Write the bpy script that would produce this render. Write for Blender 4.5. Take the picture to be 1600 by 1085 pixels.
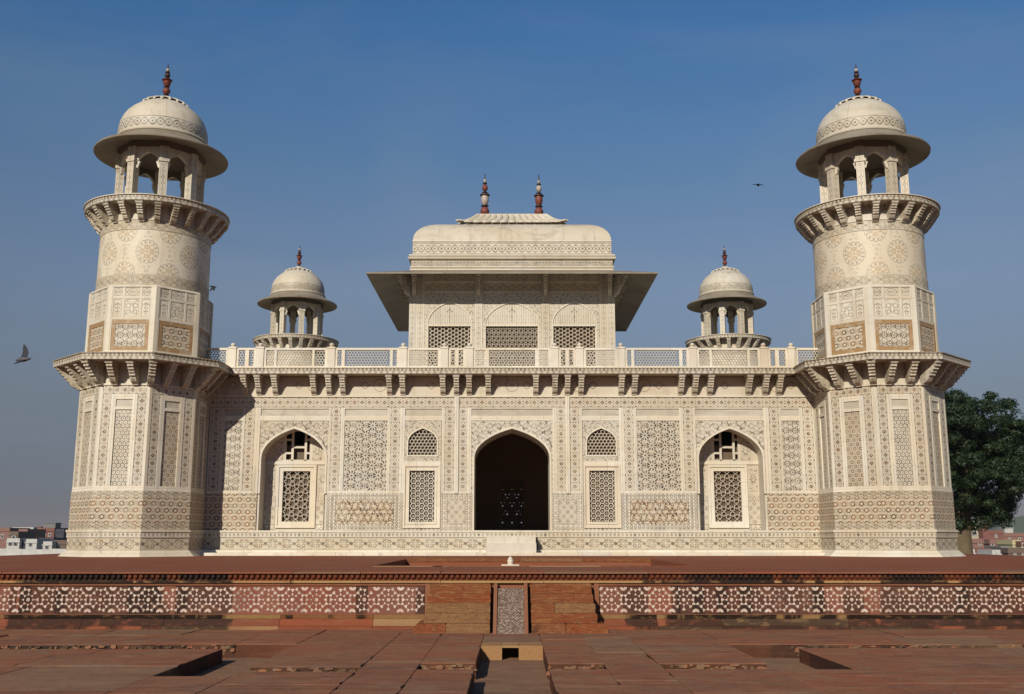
import bpy, math, random
from mathutils import Vector, Matrix
random.seed(7)
R = math.radians
for o in list(bpy.data.objects):
    bpy.data.objects.remove(o)
scene = bpy.context.scene
COL = scene.collection

# ------------------------------------------------------------------ camera, sky, sun, exposure
cam = bpy.data.cameras.new('camera')
cam.sensor_width = 36.0
cam.lens = 36.0
cam.clip_start = 0.1
cam.clip_end = 9000
camo = bpy.data.objects.new('camera', cam)
COL.objects.link(camo)
camo.location = (0, 0, 0.5)
camo.rotation_euler = (R(90) + math.atan(0.1866), 0, 0)
scene.camera = camo

SUN_AZ, SUN_EL = 21.0, 27.5          # the light travels away from the viewer and to the right
world = bpy.data.worlds.new('World')
scene.world = world
world.use_nodes = True
wn = world.node_tree
bg = wn.nodes['Background']
sky = wn.nodes.new('ShaderNodeTexSky')
sky.sky_type = 'NISHITA'
sky.sun_disc = False
sky.sun_elevation = R(SUN_EL)
sky.sun_rotation = R(180 + SUN_AZ)
sky.altitude = 150
sky.air_density = 1.0
sky.dust_density = 0.0
sky.ozone_density = 2.0
# city haze: the air low over the horizon is greyer and duller than a clean sky, all the way round
tc = wn.nodes.new('ShaderNodeTexCoord'); sx = wn.nodes.new('ShaderNodeSeparateXYZ'); rmp = wn.nodes.new('ShaderNodeValToRGB'); mul = wn.nodes.new('ShaderNodeMix')
mul.data_type = 'RGBA'; mul.blend_type = 'MULTIPLY'; mul.inputs[0].default_value = 1.0
wn.links.new(tc.outputs['Generated'], sx.inputs[0]); wn.links.new(sx.outputs[2], rmp.inputs[0])
TINT = [(0.0, (.20, .185, .29)), (.018, (.21, .20, .31)), (.044, (.26, .245, .34)), (.124, (.47, .40, .41)), (.23, (.80, .71, .70)), (.29, (.81, .80, .82)), (.335, (.76, .85, .90)),
        (.381, (.70, .89, 1.0)), (.423, (.62, .90, 1.07)), (.463, (.53, .90, 1.16)), (1.0, (.50, .90, 1.18))]
while len(rmp.color_ramp.elements) < len(TINT): rmp.color_ramp.elements.new(0.5)
for el, (z_, c_) in zip(rmp.color_ramp.elements, TINT): el.position = z_; el.color = (*[v_ / 1.2 for v_ in c_], 1)
wn.links.new(sky.outputs[0], mul.inputs[6]); wn.links.new(rmp.outputs[0], mul.inputs[7])
wz = wn.nodes.new('ShaderNodeTexNoise'); wz.inputs['Scale'].default_value = 2.2; wz.inputs['Detail'].default_value = 6; wz.inputs['Roughness'].default_value = 0.55; wz.inputs['Distortion'].default_value = 0.8
wmp = wn.nodes.new('ShaderNodeMapping'); wmp.inputs['Scale'].default_value = (1, 1, 3.0)
wn.links.new(tc.outputs['Generated'], wmp.inputs[0]); wn.links.new(wmp.outputs[0], wz.inputs['Vector'])
wr = wn.nodes.new('ShaderNodeMapRange'); wr.inputs[1].default_value = 0.48; wr.inputs[2].default_value = 0.78; wr.inputs[4].default_value = 0.16
wn.links.new(wz.outputs['Fac'], wr.inputs[0])
wisp = wn.nodes.new('ShaderNodeMix'); wisp.data_type = 'RGBA'; wisp.inputs[7].default_value = (3.6, 3.7, 3.9, 1)
wn.links.new(wr.outputs[0], wisp.inputs[0]); wn.links.new(mul.outputs[2], wisp.inputs[6]); wn.links.new(wisp.outputs[2], bg.inputs[0])
bg.inputs[1].default_value = 0.098

sun = bpy.data.lights.new('sun', 'SUN')
sun.energy = 5.0
sun.angle = R(0.53)
sun.color = (1.0, 0.93, 0.80)
suno = bpy.data.objects.new('sun', sun)
COL.objects.link(suno)
a, e = R(SUN_AZ), R(SUN_EL)
suno.rotation_euler = Vector((math.sin(a) * math.cos(e), math.cos(a) * math.cos(e), -math.sin(e))).to_track_quat('-Z', 'Y').to_euler()
suno.location = (-12, -25, 20)

scene.view_settings.view_transform = 'Standard'
scene.view_settings.look = 'None'
scene.view_settings.gamma = 1
scene.view_settings.use_curve_mapping = False
scene.view_settings.exposure = 0.0
scene.render.engine = 'CYCLES'
scene.cycles.max_bounces = 6
scene.cycles.volume_bounces = 0

# ------------------------------------------------------------------ node expressions
class E:
    """a float socket (or number) with arithmetic that adds Math nodes"""
    nt = None
    def __init__(s, v): s.v = v
    def __add__(s, o): return mth('ADD', s, o)
    __radd__ = __add__
    def __sub__(s, o): return mth('SUBTRACT', s, o)
    def __rsub__(s, o): return mth('SUBTRACT', o, s)
    def __mul__(s, o): return mth('MULTIPLY', s, o)
    __rmul__ = __mul__
    def __truediv__(s, o): return mth('DIVIDE', s, o)
def mth(op, *args):
    n = E.nt.nodes.new('ShaderNodeMath'); n.operation = op
    for i, x in enumerate(args):
        x = x.v if isinstance(x, E) else x
        if isinstance(x, (int, float)): n.inputs[i].default_value = x
        else: E.nt.links.new(x, n.inputs[i])
    return E(n.outputs[0])
def fabs(x): return mth('ABSOLUTE', x)
def lt(x, y): return mth('LESS_THAN', x, y)
def gt(x, y): return mth('GREATER_THAN', x, y)
def fmin(x, y): return mth('MINIMUM', x, y)
def fmax(x, y): return mth('MAXIMUM', x, y)
def fsin(x): return mth('SINE', x)
def fcos(x): return mth('COSINE', x)
def atan2(y, x): return mth('ARCTAN2', y, x)
def hyp(x, y): return mth('SQRT', x * x + y * y)
def cm(x, p): return mth('FLOORED_MODULO', x + p / 2, p) - p / 2      # centred repeat
def ring(r, r0, t): return lt(fabs(r - r0), t)
def cl(x): 
    m = mth('MULTIPLY', x, 1.0); m.v.node.use_clamp = True; return m
def ramp(x, lo, hi):
    if lo > hi: return 1 - ramp(x, hi, lo)
    n = E.nt.nodes.new('ShaderNodeMapRange'); n.inputs[1].default_value = lo; n.inputs[2].default_value = hi
    E.nt.links.new(x.v, n.inputs[0]); return E(n.outputs[0])
def pick(f, a, b):            # a where f is 0, b where f is 1
    return a + (b - a) * f
def mixc(f, a, b, mode='MIX'):
    n = E.nt.nodes.new('ShaderNodeMix'); n.data_type = 'RGBA'; n.blend_type = mode
    for i, x in ((0, f), (6, a), (7, b)):
        x = x.v if isinstance(x, E) else x
        if isinstance(x, tuple): n.inputs[i].default_value = (*x, 1)
        elif isinstance(x, (int, float)): n.inputs[i].default_value = x
        else: E.nt.links.new(x, n.inputs[i])
    return E(n.outputs[2])
def pos(scale=(1, 1, 1), obj=False):
    g = E.nt.nodes.new('ShaderNodeTexCoord' if obj else 'ShaderNodeNewGeometry')
    m = E.nt.nodes.new('ShaderNodeMapping'); m.inputs['Scale'].default_value = scale
    E.nt.links.new(g.outputs['Object' if obj else 'Position'], m.inputs[0])
    return m.outputs[0]
def noise(vec, scale, detail=3, rough=0.55, dist=0.0):
    n = E.nt.nodes.new('ShaderNodeTexNoise')
    n.inputs['Scale'].default_value = scale; n.inputs['Detail'].default_value = detail
    n.inputs['Roughness'].default_value = rough; n.inputs['Distortion'].default_value = dist
    if vec is not None: E.nt.links.new(vec, n.inputs['Vector'])
    return E(n.outputs['Fac'])
def uvs():
    t = E.nt.nodes.new('ShaderNodeUVMap'); s = E.nt.nodes.new('ShaderNodeSeparateXYZ')
    E.nt.links.new(t.outputs[0], s.inputs[0])
    return E(s.outputs[0]), E(s.outputs[1]), t.outputs[0]
def rnd_obj():
    n = E.nt.nodes.new('ShaderNodeObjectInfo'); return E(n.outputs['Random'])
def hexlat(u, v, sx, sy):     # staggered lattice: offset from the nearest site
    ax, ay = cm(u, sx), cm(v, sy)
    bx, by = cm(u + sx / 2, sx), cm(v + sy / 2, sy)
    f = lt(bx * bx + by * by, ax * ax + ay * ay)
    return pick(f, ax, bx), pick(f, ay, by)

def new_mat(name):
    m = bpy.data.materials.new(name); m.use_nodes = True
    E.nt = m.node_tree
    return m, m.node_tree.nodes['Principled BSDF']
def finish(m, p, color, rough=0.55, bump=None, bstr=0.3, bdist=0.01, spec=0.3):
    nt = m.node_tree
    if isinstance(color, E): nt.links.new(color.v, p.inputs['Base Color'])
    else: p.inputs['Base Color'].default_value = (*color, 1)
    if isinstance(rough, E): nt.links.new(rough.v, p.inputs['Roughness'])
    else: p.inputs['Roughness'].default_value = rough
    p.inputs['Specular IOR Level'].default_value = spec
    if bump is not None:
        b = nt.nodes.new('ShaderNodeBump'); b.inputs['Strength'].default_value = bstr; b.inputs['Distance'].default_value = bdist
        nt.links.new(bump.v, b.inputs['Height']); nt.links.new(b.outputs[0], p.inputs['Normal'])
    return m

# ------------------------------------------------------------------ marble and its inlays
def marble_base(tone=1.0, warm=0.0):
    n1 = noise(pos(), 0.55, 5)
    n2 = noise(pos((2.2, 2.2, 0.35)), 1.6, 5, 0.6)
    n3 = noise(pos((0.6, 0.6, 1.9)), 3.0, 6, 0.62, 1.6)
    A = (0.555 * tone, 0.50 * tone, 0.405 * tone); B = (0.485 * tone, 0.415 * tone, 0.305 * tone)
    c = mixc(cl(ramp(n1, 0.38, 0.66) + warm), A, B)
    c = mixc(ramp(n3, 0.54, 0.72) * 0.35, c, (0.385 * tone, 0.355 * tone, 0.30 * tone))
    c = mixc(ramp(n2, 0.55, 0.78) * 0.6, c, (0.26, 0.205, 0.135))
    c = mixc(ramp(noise(pos((1.0, 1.0, 0.8)), 0.9, 6, 0.68, 0.8), 0.5, 0.75) * 0.35, c, (0.36 * tone, 0.325 * tone, 0.26 * tone))
    st = ramp(noise(pos((3.2, 3.2, 0.28)), 1.3, 5, 0.62), 0.60, 0.72) * ramp(noise(pos(), 0.6, 3), 0.42, 0.6)
    c = mixc(st * 0.55, c, (0.20, 0.165, 0.115))
    c = mixc(ramp(rnd_obj(), 0.55, 1.0) * 0.35, c, (0.43 * tone, 0.405 * tone, 0.355 * tone))
    c = mixc(ramp(rnd_obj(), 0.5, 0.0) * 0.42, c, (0.40 * tone, 0.315 * tone, 0.22 * tone))
    return c
DARK = (0.03, 0.02, 0.013)
BROWN = (0.10, 0.058, 0.027)
GREY = (0.088, 0.070, 0.048)
TAN = (0.32, 0.20, 0.093)
def mottle():
    return ramp(noise(pos(), 5.0, 2), 0.32, 0.62)
def inlay(name, layers, tone=1.0, warm=0.0, bump=0.0):
    """layers(u, v, vec) -> list of (mask, colour, strength)"""
    m, p = new_mat(name)
    u, v, vec = uvs()
    c = marble_base(tone, warm)
    w = mottle() * 0.45 + 0.55
    hue = ramp(noise(vec, 2.6, 2), 0.42, 0.58); memo = {}
    for mask, col, k in layers(u, v, vec):
        if sum(col) < 0.3 and k != 0.9:           # stone pieces vary from ochre to near black
            if col not in memo: memo[col] = mixc(hue * 0.75, tuple(x * .8 for x in col), (col[0] * 1.9, col[1] * 1.55, col[2] * 1.05))
            col = memo[col]
        c = mixc(cl(mask * w * k), c, col)
    h = noise(pos(), 14, 4)
    return finish(m, p, c, 0.5, h, 0.18, 0.01)

def L_band(w, along_v=True, p=0.225):
    def f(u, v, vec):
        if not along_v: u, v = v, u
        au = fabs(u)
        vv = cm(v, p); d = au + fabs(vv)
        m = lt(d, 0.066) * gt(d, 0.016)
        v2 = cm(v, 2 * p); m3 = ring(hyp(u, v2), w * 0.33, 0.007)
        v3 = cm(v + p, 2 * p); m3 = fmax(m3, ring(fmax(au * 1.05, (au + fabs(v3)) * 0.72), w * 0.30, 0.007))
        q = cm(v + p / 2, p)
        m2 = lt(hyp(au - 0.04, q), 0.016)
        notch = lt(fabs(q) * 0.8 + (w * 0.455 - au), 0.042) * lt(au, w * 0.455)
        b = ring(au, w / 2 - 0.016, 0.007)
        field = lt(au, w / 2 - 0.02)
        return [(field, (0.46, 0.40, 0.30), 0.35), (m3, GREY, 0.6), (m, BROWN, 0.95), (fmax(m2, notch), BROWN, 0.85), (b, GREY, 0.75)]
    return f
def L_star(px=0.36, row=0.43):
    def f(u, v, vec):
        k = px / 0.36
        x, y = hexlat(u, v, px, row * 2)
        r = hyp(x, y); th = atan2(y, x)
        petals = ring(r, 0.100 * k, 0.029 * k) * gt(fcos(th * 9), -0.15)
        dk = gt(noise(vec, 1.7, 1), 0.44)
        x2, y2 = hexlat(u + px / 2, v, px, row * 2); r2 = hyp(x2, y2); th2 = atan2(y2, x2)
        small = ring(r2, 0.060 * k, 0.021 * k) * gt(fcos(th2 * 7), -0.1)
        x3, y3 = hexlat(u + px / 4, v + row / 2, px / 2, row); r3 = hyp(x3, y3)
        tri = lt(fabs(x3) + fabs(y3), 0.034 * k)
        net = fmax(ring(r, 0.135 * k, 0.006), ring(r2, 0.105 * k, 0.006))
        star = ring(r + fcos(th * 10) * 0.012 * k, 0.052 * k, 0.010 * k)
        return [(lt(fabs(u), 99.0), (0.47, 0.435, 0.37), 0.4), (net, GREY, 0.5), (small, GREY, 1.0), (tri, BROWN, 1.0), (petals, GREY, 1.05), (petals * dk, DARK, 0.95), (star, GREY, 0.4), (lt(r, 0.022 * k), DARK, 0.8), (lt(r2, 0.02 * k), BROWN, 0.7)]
    return f
def L_lattice(p=0.115, ang=False):
    def f(u, v, vec):
        x, y = hexlat(u, v, p, p * 1.732)
        ax, ay = fabs(x), fabs(y)
        hd = fmax(ax, ax * 0.5 + ay * 0.866)
        m = ring(hd, p * 0.44, 0.0075)
        c = lt(hyp(x, y), p * 0.15)
        return [(m, GREY, 0.85), (c, GREY, 0.8)]
    return f
def L_rings(p=0.19):
    def f(u, v, vec):
        x, y = hexlat(u, v, p, p * 1.3)
        r = hyp(x, y)
        n = noise(vec, 4, 1)
        return [(lt(r, p * 0.38), (0.38, 0.30, 0.20), 0.6), (ring(r, p * 0.20, 0.013), BROWN, 0.85), (ring(r, p * 0.45, 0.006), GREY, 0.6)]
    return f
def L_dado(h=0.0, sx=0.26, sy=0.36):
    """eight-point star rings in brown, with a net of pale lines and dark squares"""
    def f(u, v, vec):
        x, y = hexlat(u, v, sx, sy)
        r = hyp(x, y); th = atan2(y, x)
        rr = r + fcos(th * 8) * 0.006
        x2, y2 = hexlat(u + sx / 2, v, sx, sy)
        x3, y3 = hexlat(u + sx / 4, v + sy / 4, sx / 1.0, sy)
        sq = fmax(fabs(x2), fabs(y2)); sq3 = fabs(x3) + fabs(y3)
        big = gt(noise(vec, 2.3, 1), 0.44)
        ln = fmax(fmax(lt(fabs(cm(u, sx / 4)), 0.006), lt(fabs(cm(v, sy / 4)), 0.006)),
                  fmax(lt(fabs(cm(u + v, sx / 2)), 0.007), lt(fabs(cm(u - v, sx / 2)), 0.007)))
        base = lt(fabs(u), 50.0)
        return [(base, (0.37, 0.29, 0.185), 0.65), (lt(fabs(sq - 0.045), 0.014), BROWN, 0.6), (lt(sq3, 0.03), BROWN, 0.75),
                (lt(sq, 0.018), DARK, 0.9), (ln, (0.50, 0.435, 0.33), 0.75), (lt(rr, 0.036), (0.50, 0.435, 0.33), 0.9),
                (ring(rr, 0.055, 0.018), BROWN, 0.62 + 0.38), (ring(rr, 0.055, 0.018) * big, (0.15, 0.08, 0.035), 0.6)]
    return f
def L_key(h=0.74, w=1.98):
    """interlocking six-point stars, rings and bent bars inside a leafy border"""
    def f(u, v, vec):
        iw, ih = w / 2 - 0.13, h / 2 - 0.02
        inside = lt(fabs(u), iw) * lt(fabs(v), ih)
        x, y = hexlat(u, v, 0.38, 0.66)
        r = hyp(x, y); th = atan2(y, x)
        star = r - 0.075 - fcos(th * 6 + 3.14159) * 0.022
        x2, y2 = hexlat(u + 0.19, v + 0.11, 0.38, 0.66)
        x3, y3 = hexlat(u + 0.19, v - 0.11, 0.38, 0.66)
        r2 = fmin(hyp(x2, y2), hyp(x3, y3))
        tf = mth('FLOORED_MODULO', th, 1.0472) - 0.5236
        px_, py_ = r * fcos(tf), r * fsin(tf)
        bar = lt(fabs(px_ + py_ * 0.35 - 0.132), 0.024) * lt(fabs(py_), 0.056) * gt(r2, 0.058)
        bx, by = hexlat(u, v + 0.33, 0.38, 0.66); rb2 = hyp(bx, by); tb = mth('FLOORED_MODULO', atan2(by, bx), 1.0472) - 0.5236
        bar = fmax(bar, lt(fabs(rb2 * fcos(tb) - 0.205), 0.014) * lt(fabs(rb2 * fsin(tb)), 0.05) * gt(r2, 0.058))
        dk = gt(noise(vec, 6.5, 0), 0.635)
        e = hyp(cm(u, 0.12), cm(v + 0.03, 0.10))
        return [(inside, (0.42, 0.335, 0.22), 0.45), (bar * inside, (0.24, 0.145, 0.065), 0.85), (bar * inside * dk, (0.02, 0.012, 0.008), 1.4),
                (ring(r2, 0.040, 0.017) * inside, BROWN, 0.95), (ring(star, 0.0, 0.024) * inside, (0.09, 0.045, 0.02), 1.0),
                ((1 - inside) * ring(e, 0.036, 0.011), GREY, 0.8),
                (ring(fmax(fabs(u) - iw, fabs(v) - ih), 0.0, 0.007), GREY, 0.8), (ring(fmax(fabs(u) - w / 2, fabs(v) - h / 2 - 0.13), -0.025, 0.007), GREY, 0.8)]
    return f
def L_square(w=0.86, h=1.04):
    def f(u, v, vec):
        iw, ih = w / 2 - 0.17, h / 2 - 0.17
        inside = lt(fabs(u), iw) * lt(fabs(v), ih)
        x, y = hexlat(u, v, 0.235, 0.27); r = hyp(x, y)
        e1 = hyp(cm(u, 0.15), cm(v + 0.03, 0.15)); th = atan2(cm(v + 0.03, 0.15), cm(u, 0.15))
        leaf = ring(e1 + fcos(th * 3) * 0.008, 0.045, 0.010)
        xx, yy = hexlat(u, v, 0.09, 0.11)
        return [(inside * ring(r, 0.028, 0.010), BROWN, 0.8), (inside * ring(r, 0.062, 0.006), GREY, 0.6), (inside * lt(hyp(xx, yy), 0.014), GREY, 0.6),
                ((1 - inside) * leaf, GREY, 0.85),
                (ring(fmax(fabs(u) - iw, fabs(v) - ih), 0.0, 0.007), BROWN, 0.8), (ring(fmax(fabs(u) - w / 2, fabs(v) - h / 2), -0.02, 0.007), GREY, 0.8)]
    return f
def L_scroll(h, p=0.84, strong=1.0):
    def f(u, v, vec):
        zz = fabs(cm(u, p)) * (h * 1.48 / p) - h * 0.37
        bend = fsin(u * (25.13 / p)) * h * 0.035
        vine = ring(v - zz + bend, 0.0, 0.012)
        vine2 = ring(v + zz + bend, 0.0, 0.012)
        x = cm(u - p / 4, p / 2)
        spir = ring(hyp(fabs(cm(u, p / 2)) - h * 0.20, fabs(v) - h * 0.17), h * 0.12, 0.010)
        dia = fabs(x) + fabs(v)
        dd = lt(dia, h * 0.17) * gt(dia, h * 0.07)
        leaf = lt(hyp(cm(u + p / 8, p / 4), (fabs(v) - h * 0.36)), h * 0.05)
        rim = ring(fabs(v), h / 2 - 0.012, 0.006)
        field = lt(fabs(v), h / 2 - 0.012)
        return [(field, (0.41, 0.335, 0.23), 0.5), (vine, BROWN, 0.8 * strong), (vine2, GREY, 0.75 * strong), (spir, GREY, 0.8 * strong), (dd, DARK, 0.8 * strong), (leaf, BROWN, 0.6 * strong), (rim, GREY, 0.7)]
    return f
def L_teeth(h, p=0.12, second=False):
    def f(u, v, vec):
        x = cm(u, p)
        t = lt(fabs(x) + fabs(v) * 0.35, p * 0.27) * lt(fabs(v), h * 0.33)
        hole = lt(fabs(x), p * 0.09) * lt(fabs(v + h * 0.06), h * 0.14)
        big = lt(fabs(cm(u, p * 11)) + fabs(v), p * 0.45)
        return [(t, GREY, 0.8), (hole, (0.46, 0.39, 0.29), 0.8), (big, DARK, 0.6)]
    return f
def L_cornice(h, p=0.118):
    def f(u, v, vec):
        t = gt(cm(u, p), 0.0) * gt(v, -h * 0.02) * lt(v, h * 0.40)
        d = fabs(cm(u, p * 1.5)) + fabs(v + h * 0.27)
        return [(gt(v, -h * 0.05), (0.36, 0.30, 0.22), 0.5), (t, (0.12, 0.095, 0.065), 0.95), (ring(d, 0.035, 0.014), BROWN, 0.9),
                (lt(fabs(v + h * 0.03), 0.008), GREY, 0.7)]
    return f
def L_spandrel(scale=6.5, hard=1.0):
    def f(u, v, vec):
        p = 1.75 / scale
        n1 = noise(vec, 2.6, 1) - 0.5
        uu = fabs(u) + n1 * 0.10; vv = v + (noise(vec, 3.1, 1) - 0.5) * 0.10
        x, y = hexlat(uu, vv, p, p * 1.55); r = hyp(x, y); th = atan2(y, x)
        flower = ring(r + fcos(th * 6) * p * 0.02, p * 0.25, p * 0.032)
        spiral = lt(fabs(r - p * 0.06 - (th + 3.14159) * p * 0.022), p * 0.022)
        cres = ring(r, p * 0.40, p * 0.05) * gt(fcos(th * 2 + n1 * 14), 0.45)
        leaf = ring(r, p * 0.37, p * 0.02)
        x2, y2 = hexlat(uu + p / 2, vv, p, p * 1.55); dot = lt(hyp(x2, y2), p * 0.09)
        return [(leaf, GREY, 0.6 * hard), (cres, BROWN, 1.1 * hard), (cres * gt(noise(vec, 4.0, 0), 0.5), DARK, 1.0 * hard), (flower, GREY, 0.85 * hard), (spiral, GREY, 0.7 * hard), (dot, BROWN, 0.8 * hard)]
    return f
def L_medal(u, v, vec):
    sx, sy = 1.2566, 1.30
    x, y = hexlat(u - sx / 4, v - 8.60, sx, sy)
    r = hyp(x, y * 0.92); th = atan2(y, x)
    rs = r - fabs(fcos(th * 8)) * 0.022 - ramp(fabs(y), 0.24, 0.42) * ramp(fabs(y) - fabs(x) * 2.2, -0.1, 0.35) * 0.0
    inside = lt(rs, 0.30)
    dots = ring(r, 0.262, 0.020) * gt(fcos(th * 14), 0.35)
    four = hyp(fabs(x) - 0.0, fabs(y) - 0.0)
    fx = fmin(hyp(fabs(x) - 0.135, y), hyp(x, fabs(y) - 0.135))
    dg = hyp(fabs(x) - 0.13, fabs(y) - 0.13)
    x2, y2 = hexlat(u - sx / 4 + sx / 2, v - 8.60, sx, sy)
    d2 = fabs(x2) + fabs(fabs(y2) - 0.075)
    wing = hyp(fabs(x2) - 0.07, (fabs(y2) - 0.20) * 1.7)
    return [(inside, (0.52, 0.45, 0.33), 0.4), (ring(rs, 0.30, 0.009), GREY, 0.75), (dots, DARK, 0.65), (ring(fx, 0.058, 0.014), TAN, 0.8), (lt(fx, 0.02), BROWN, 0.8),
            (ring(dg, 0.065, 0.010) * lt(r, 0.22), TAN, 0.7), (lt(fabs(x) + fabs(y), 0.05), TAN, 0.8), (ring(r, 0.225, 0.006), GREY, 0.4),
            (ring(d2, 0.045, 0.009), GREY, 0.7), (ring(wing, 0.036, 0.009), GREY, 0.6)]
def L_vase(w, h, kind=0):
    def f(u, v, vec):
        au = fabs(u)
        m = ring(fmax(au - w / 2, fabs(v) - h / 2), -0.018, 0.009)
        if kind == 0:      # vase and stem under a small arch
            body = hyp(u * 1.2, v + h * 0.28)
            m2 = fmax(ring(body, w * 0.18, 0.012), lt(au, 0.010) * gt(v, -h * 0.18) * lt(v, h * 0.30))
            m2 = fmax(m2, ring(hyp(u, (v - h * 0.05)), w * 0.42, 0.008) * gt(v, h * 0.1))
            m2 = fmax(m2, lt(hyp(au - w * 0.17, cm(v, h * 0.2)), 0.022) * lt(fabs(v), h * 0.3))
        elif kind == 1:    # cypress between leaves
            m2 = fmax(ring(au * 2.6 + fabs(v + h * 0.05), h * 0.30, 0.02), ring(hyp(au - w * 0.24, v - h * 0.12), w * 0.15, 0.012))
            m2 = fmax(m2, ring(hyp(au - w * 0.25, v + h * 0.22), w * 0.13, 0.012))
            m2 = fmax(m2, ring(au + fabs(v - h * 0.42) * 1.3, w * 0.33, 0.010) * gt(v, h * 0.12))
            m2 = fmax(m2, lt(hyp(au - w * 0.36, fabs(v) - h * 0.36), 0.02))
        else:              # lobed cartouche
            th = atan2(v, u)
            r = hyp(u * (h / w), v)
            m2 = fmax(ring(r - fabs(fcos(th * 4)) * 0.012, h * 0.32, 0.010), ring(hyp(au - w * 0.12, v), h * 0.12, 0.010))
            m2 = fmax(m2, lt(hyp(u, v), 0.022))
        return [(m, GREY, 0.6), (m2, GREY, 0.75)]
    return f
def L_dome_band(u, v, vec):
    p = 0.46
    w1 = ring(v - 12.70 - fsin(u * (6.28318 / p)) * 0.105, 0.0, 0.019)
    w2 = ring(v - 12.70 + fsin(u * (6.28318 / p)) * 0.105, 0.0, 0.015)
    d = hyp(cm(u + p / 4, p / 2), v - 12.70)
    rim = fmax(ring(v, 12.87, 0.011), ring(v, 12.535, 0.011))
    return [(lt(fabs(v - 12.7), 0.16), (0.40, 0.35, 0.27), 0.4), (w1, DARK, 0.9), (w2, GREY, 0.9), (lt(d, 0.032), BROWN, 0.9), (rim, DARK, 0.85)]
def L_vault_band(h):
    def f(u, v, vec):
        p = h * 1.1
        w1 = ring(v - fsin(u * (6.28318 / p)) * h * 0.30, 0.0, 0.021)
        w2 = ring(v + fsin(u * (6.28318 / p)) * h * 0.30, 0.0, 0.021)
        d = hyp(cm(u + p / 4, p / 2) * 1.4, v)
        return [(lt(fabs(v), h * 0.46), (0.40, 0.35, 0.27), 0.4), (w1, DARK, 0.85), (w2, GREY, 1.0), (lt(d, h * 0.11), BROWN, 0.95), (ring(fabs(v), h / 2 - 0.018, 0.014), DARK, 0.85)]
    return f
def L_frieze(u, v, vec):
    p = 2.0
    x = cm(u, p); r = hyp(x, v)
    x2 = fabs(x) - 0.45
    return [(ring(r, 0.19, 0.012), BROWN, 0.7), (ring(hyp(x2, v), 0.09, 0.012), BROWN, 0.65), (ring(fabs(x2) + fabs(v) * 1.3, 0.16, 0.012), BROWN, 0.6), (lt(r, 0.06), TAN, 0.6)]
def L_fluting(u, v, vec):
    st = lt(fabs(cm(u, 0.085)), 0.007)
    th = fabs(u) * 1.0
    lily = fmax(lt(fabs(u), 0.016) * lt(fabs(v), 0.30), fmax(lt(hyp(fabs(u) - 0.09, v - 0.10), 0.035), lt(hyp(u, v - 0.16), 0.045)))
    lily = fmax(lily, lt(fabs(u) + fabs(v + 0.1) * 1.0, 0.05))
    return [(st, GREY, 0.65), (lily, BROWN, 0.75), (lt(hyp(cm(u, 0.17), cm(v + 0.06, 0.26)), 0.02), GREY, 0.6)]
def L_chain(w):
    def f(u, v, vec):
        q = cm(v, 0.19)
        return [(ring(fabs(u) + fabs(q), 0.05, 0.014), GREY, 0.8), (lt(fabs(u) + fabs(cm(v + 0.095, 0.19)), 0.025), BROWN, 0.8), (ring(fabs(u), w / 2 - 0.02, 0.006), GREY, 0.6)]
    return f

MAT = {}
MAT['marble_pale'] = inlay('cream_marble', lambda u, v, w: [(lt(fabs(cm(v, 0.72)), 0.004), GREY, 0.4)], 1.07)
MAT['marble'] = inlay('marble', lambda u, v, w: [])
def L_blocks(u, v, vec):
    n = E.nt.nodes.new('ShaderNodeTexWhiteNoise'); n.noise_dimensions = '2D'
    q = E.nt.nodes.new('ShaderNodeCombineXYZ')
    for i, x in enumerate((mth('FLOOR', u / 0.95), mth('FLOOR', v / 0.72))): E.nt.links.new(x.v, q.inputs[i])
    E.nt.links.new(q.outputs[0], n.inputs['Vector'])
    b = E(n.outputs['Value'])
    return [(gt(b, 0.62), (0.52, 0.44, 0.315), 0.5), (lt(b, 0.22), (0.46, 0.435, 0.385), 0.55), (lt(fabs(cm(u, 0.95) ), 0.005), GREY, 0.6), (lt(fabs(cm(v, 0.72)), 0.004), GREY, 0.45)]
MAT['marble_bright'] = inlay('pale_marble', L_blocks, 1.16)
MAT['marble_vault'] = inlay('weathered_marble', lambda u, v, w: [(lt(fabs(cm(u + 0.4, 1.15)), 0.008), GREY, 0.45),
      (ramp(noise(pos((0.5, 0.5, 1.2)), 1.1, 6, 0.65, 1.0), 0.52, 0.72), (0.27, 0.23, 0.17), 1.0)], 1.0, 0.15)
MAT['soffit'] = inlay('shade_toned_soffit', lambda u, v, w: [(ramp(noise(pos(), 0.9, 5, 0.6), 0.4, 0.7), (0.15, 0.105, 0.068), 1.0)], 0.50, 0.5)  # shade under the eaves put into the colour: low tone, brown mottling
MAT['header'] = inlay('veined_panel', lambda u, v, w: [(ramp(noise(pos((0.5, 0.5, 2.4)), 2.4, 5, 0.65, 1.2), 0.45, 0.68), (0.31, 0.27, 0.205), 1.1)], 0.84)
MAT['band_v'] = inlay('inlay_band_upright', L_band(0.31))
MAT['band_h'] = inlay('inlay_band_level', L_band(0.31, False))
MAT['band_t'] = inlay('inlay_band_tower', L_band(0.25, True, 0.215))
MAT['band_th'] = inlay('inlay_band_tower_level', L_band(0.25, False, 0.215))
MAT['star'] = inlay('star_inlay', L_star(0.40, 0.30))
MAT['star_small'] = inlay('small_star_inlay', L_star(0.275, 0.25))
MAT['lattice'] = inlay('lattice_inlay', L_lattice())
MAT['rings'] = inlay('ring_inlay', L_rings(), 0.9, 0.2)
MAT['dado'] = inlay('dado_star_inlay', L_dado())
MAT['key'] = inlay('dado_key_inlay', L_key())
MAT['square'] = inlay('dado_square_inlay', L_square())
MAT['scroll'] = inlay('scroll_inlay', L_scroll(0.35), 0.98, 0.15)
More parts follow.
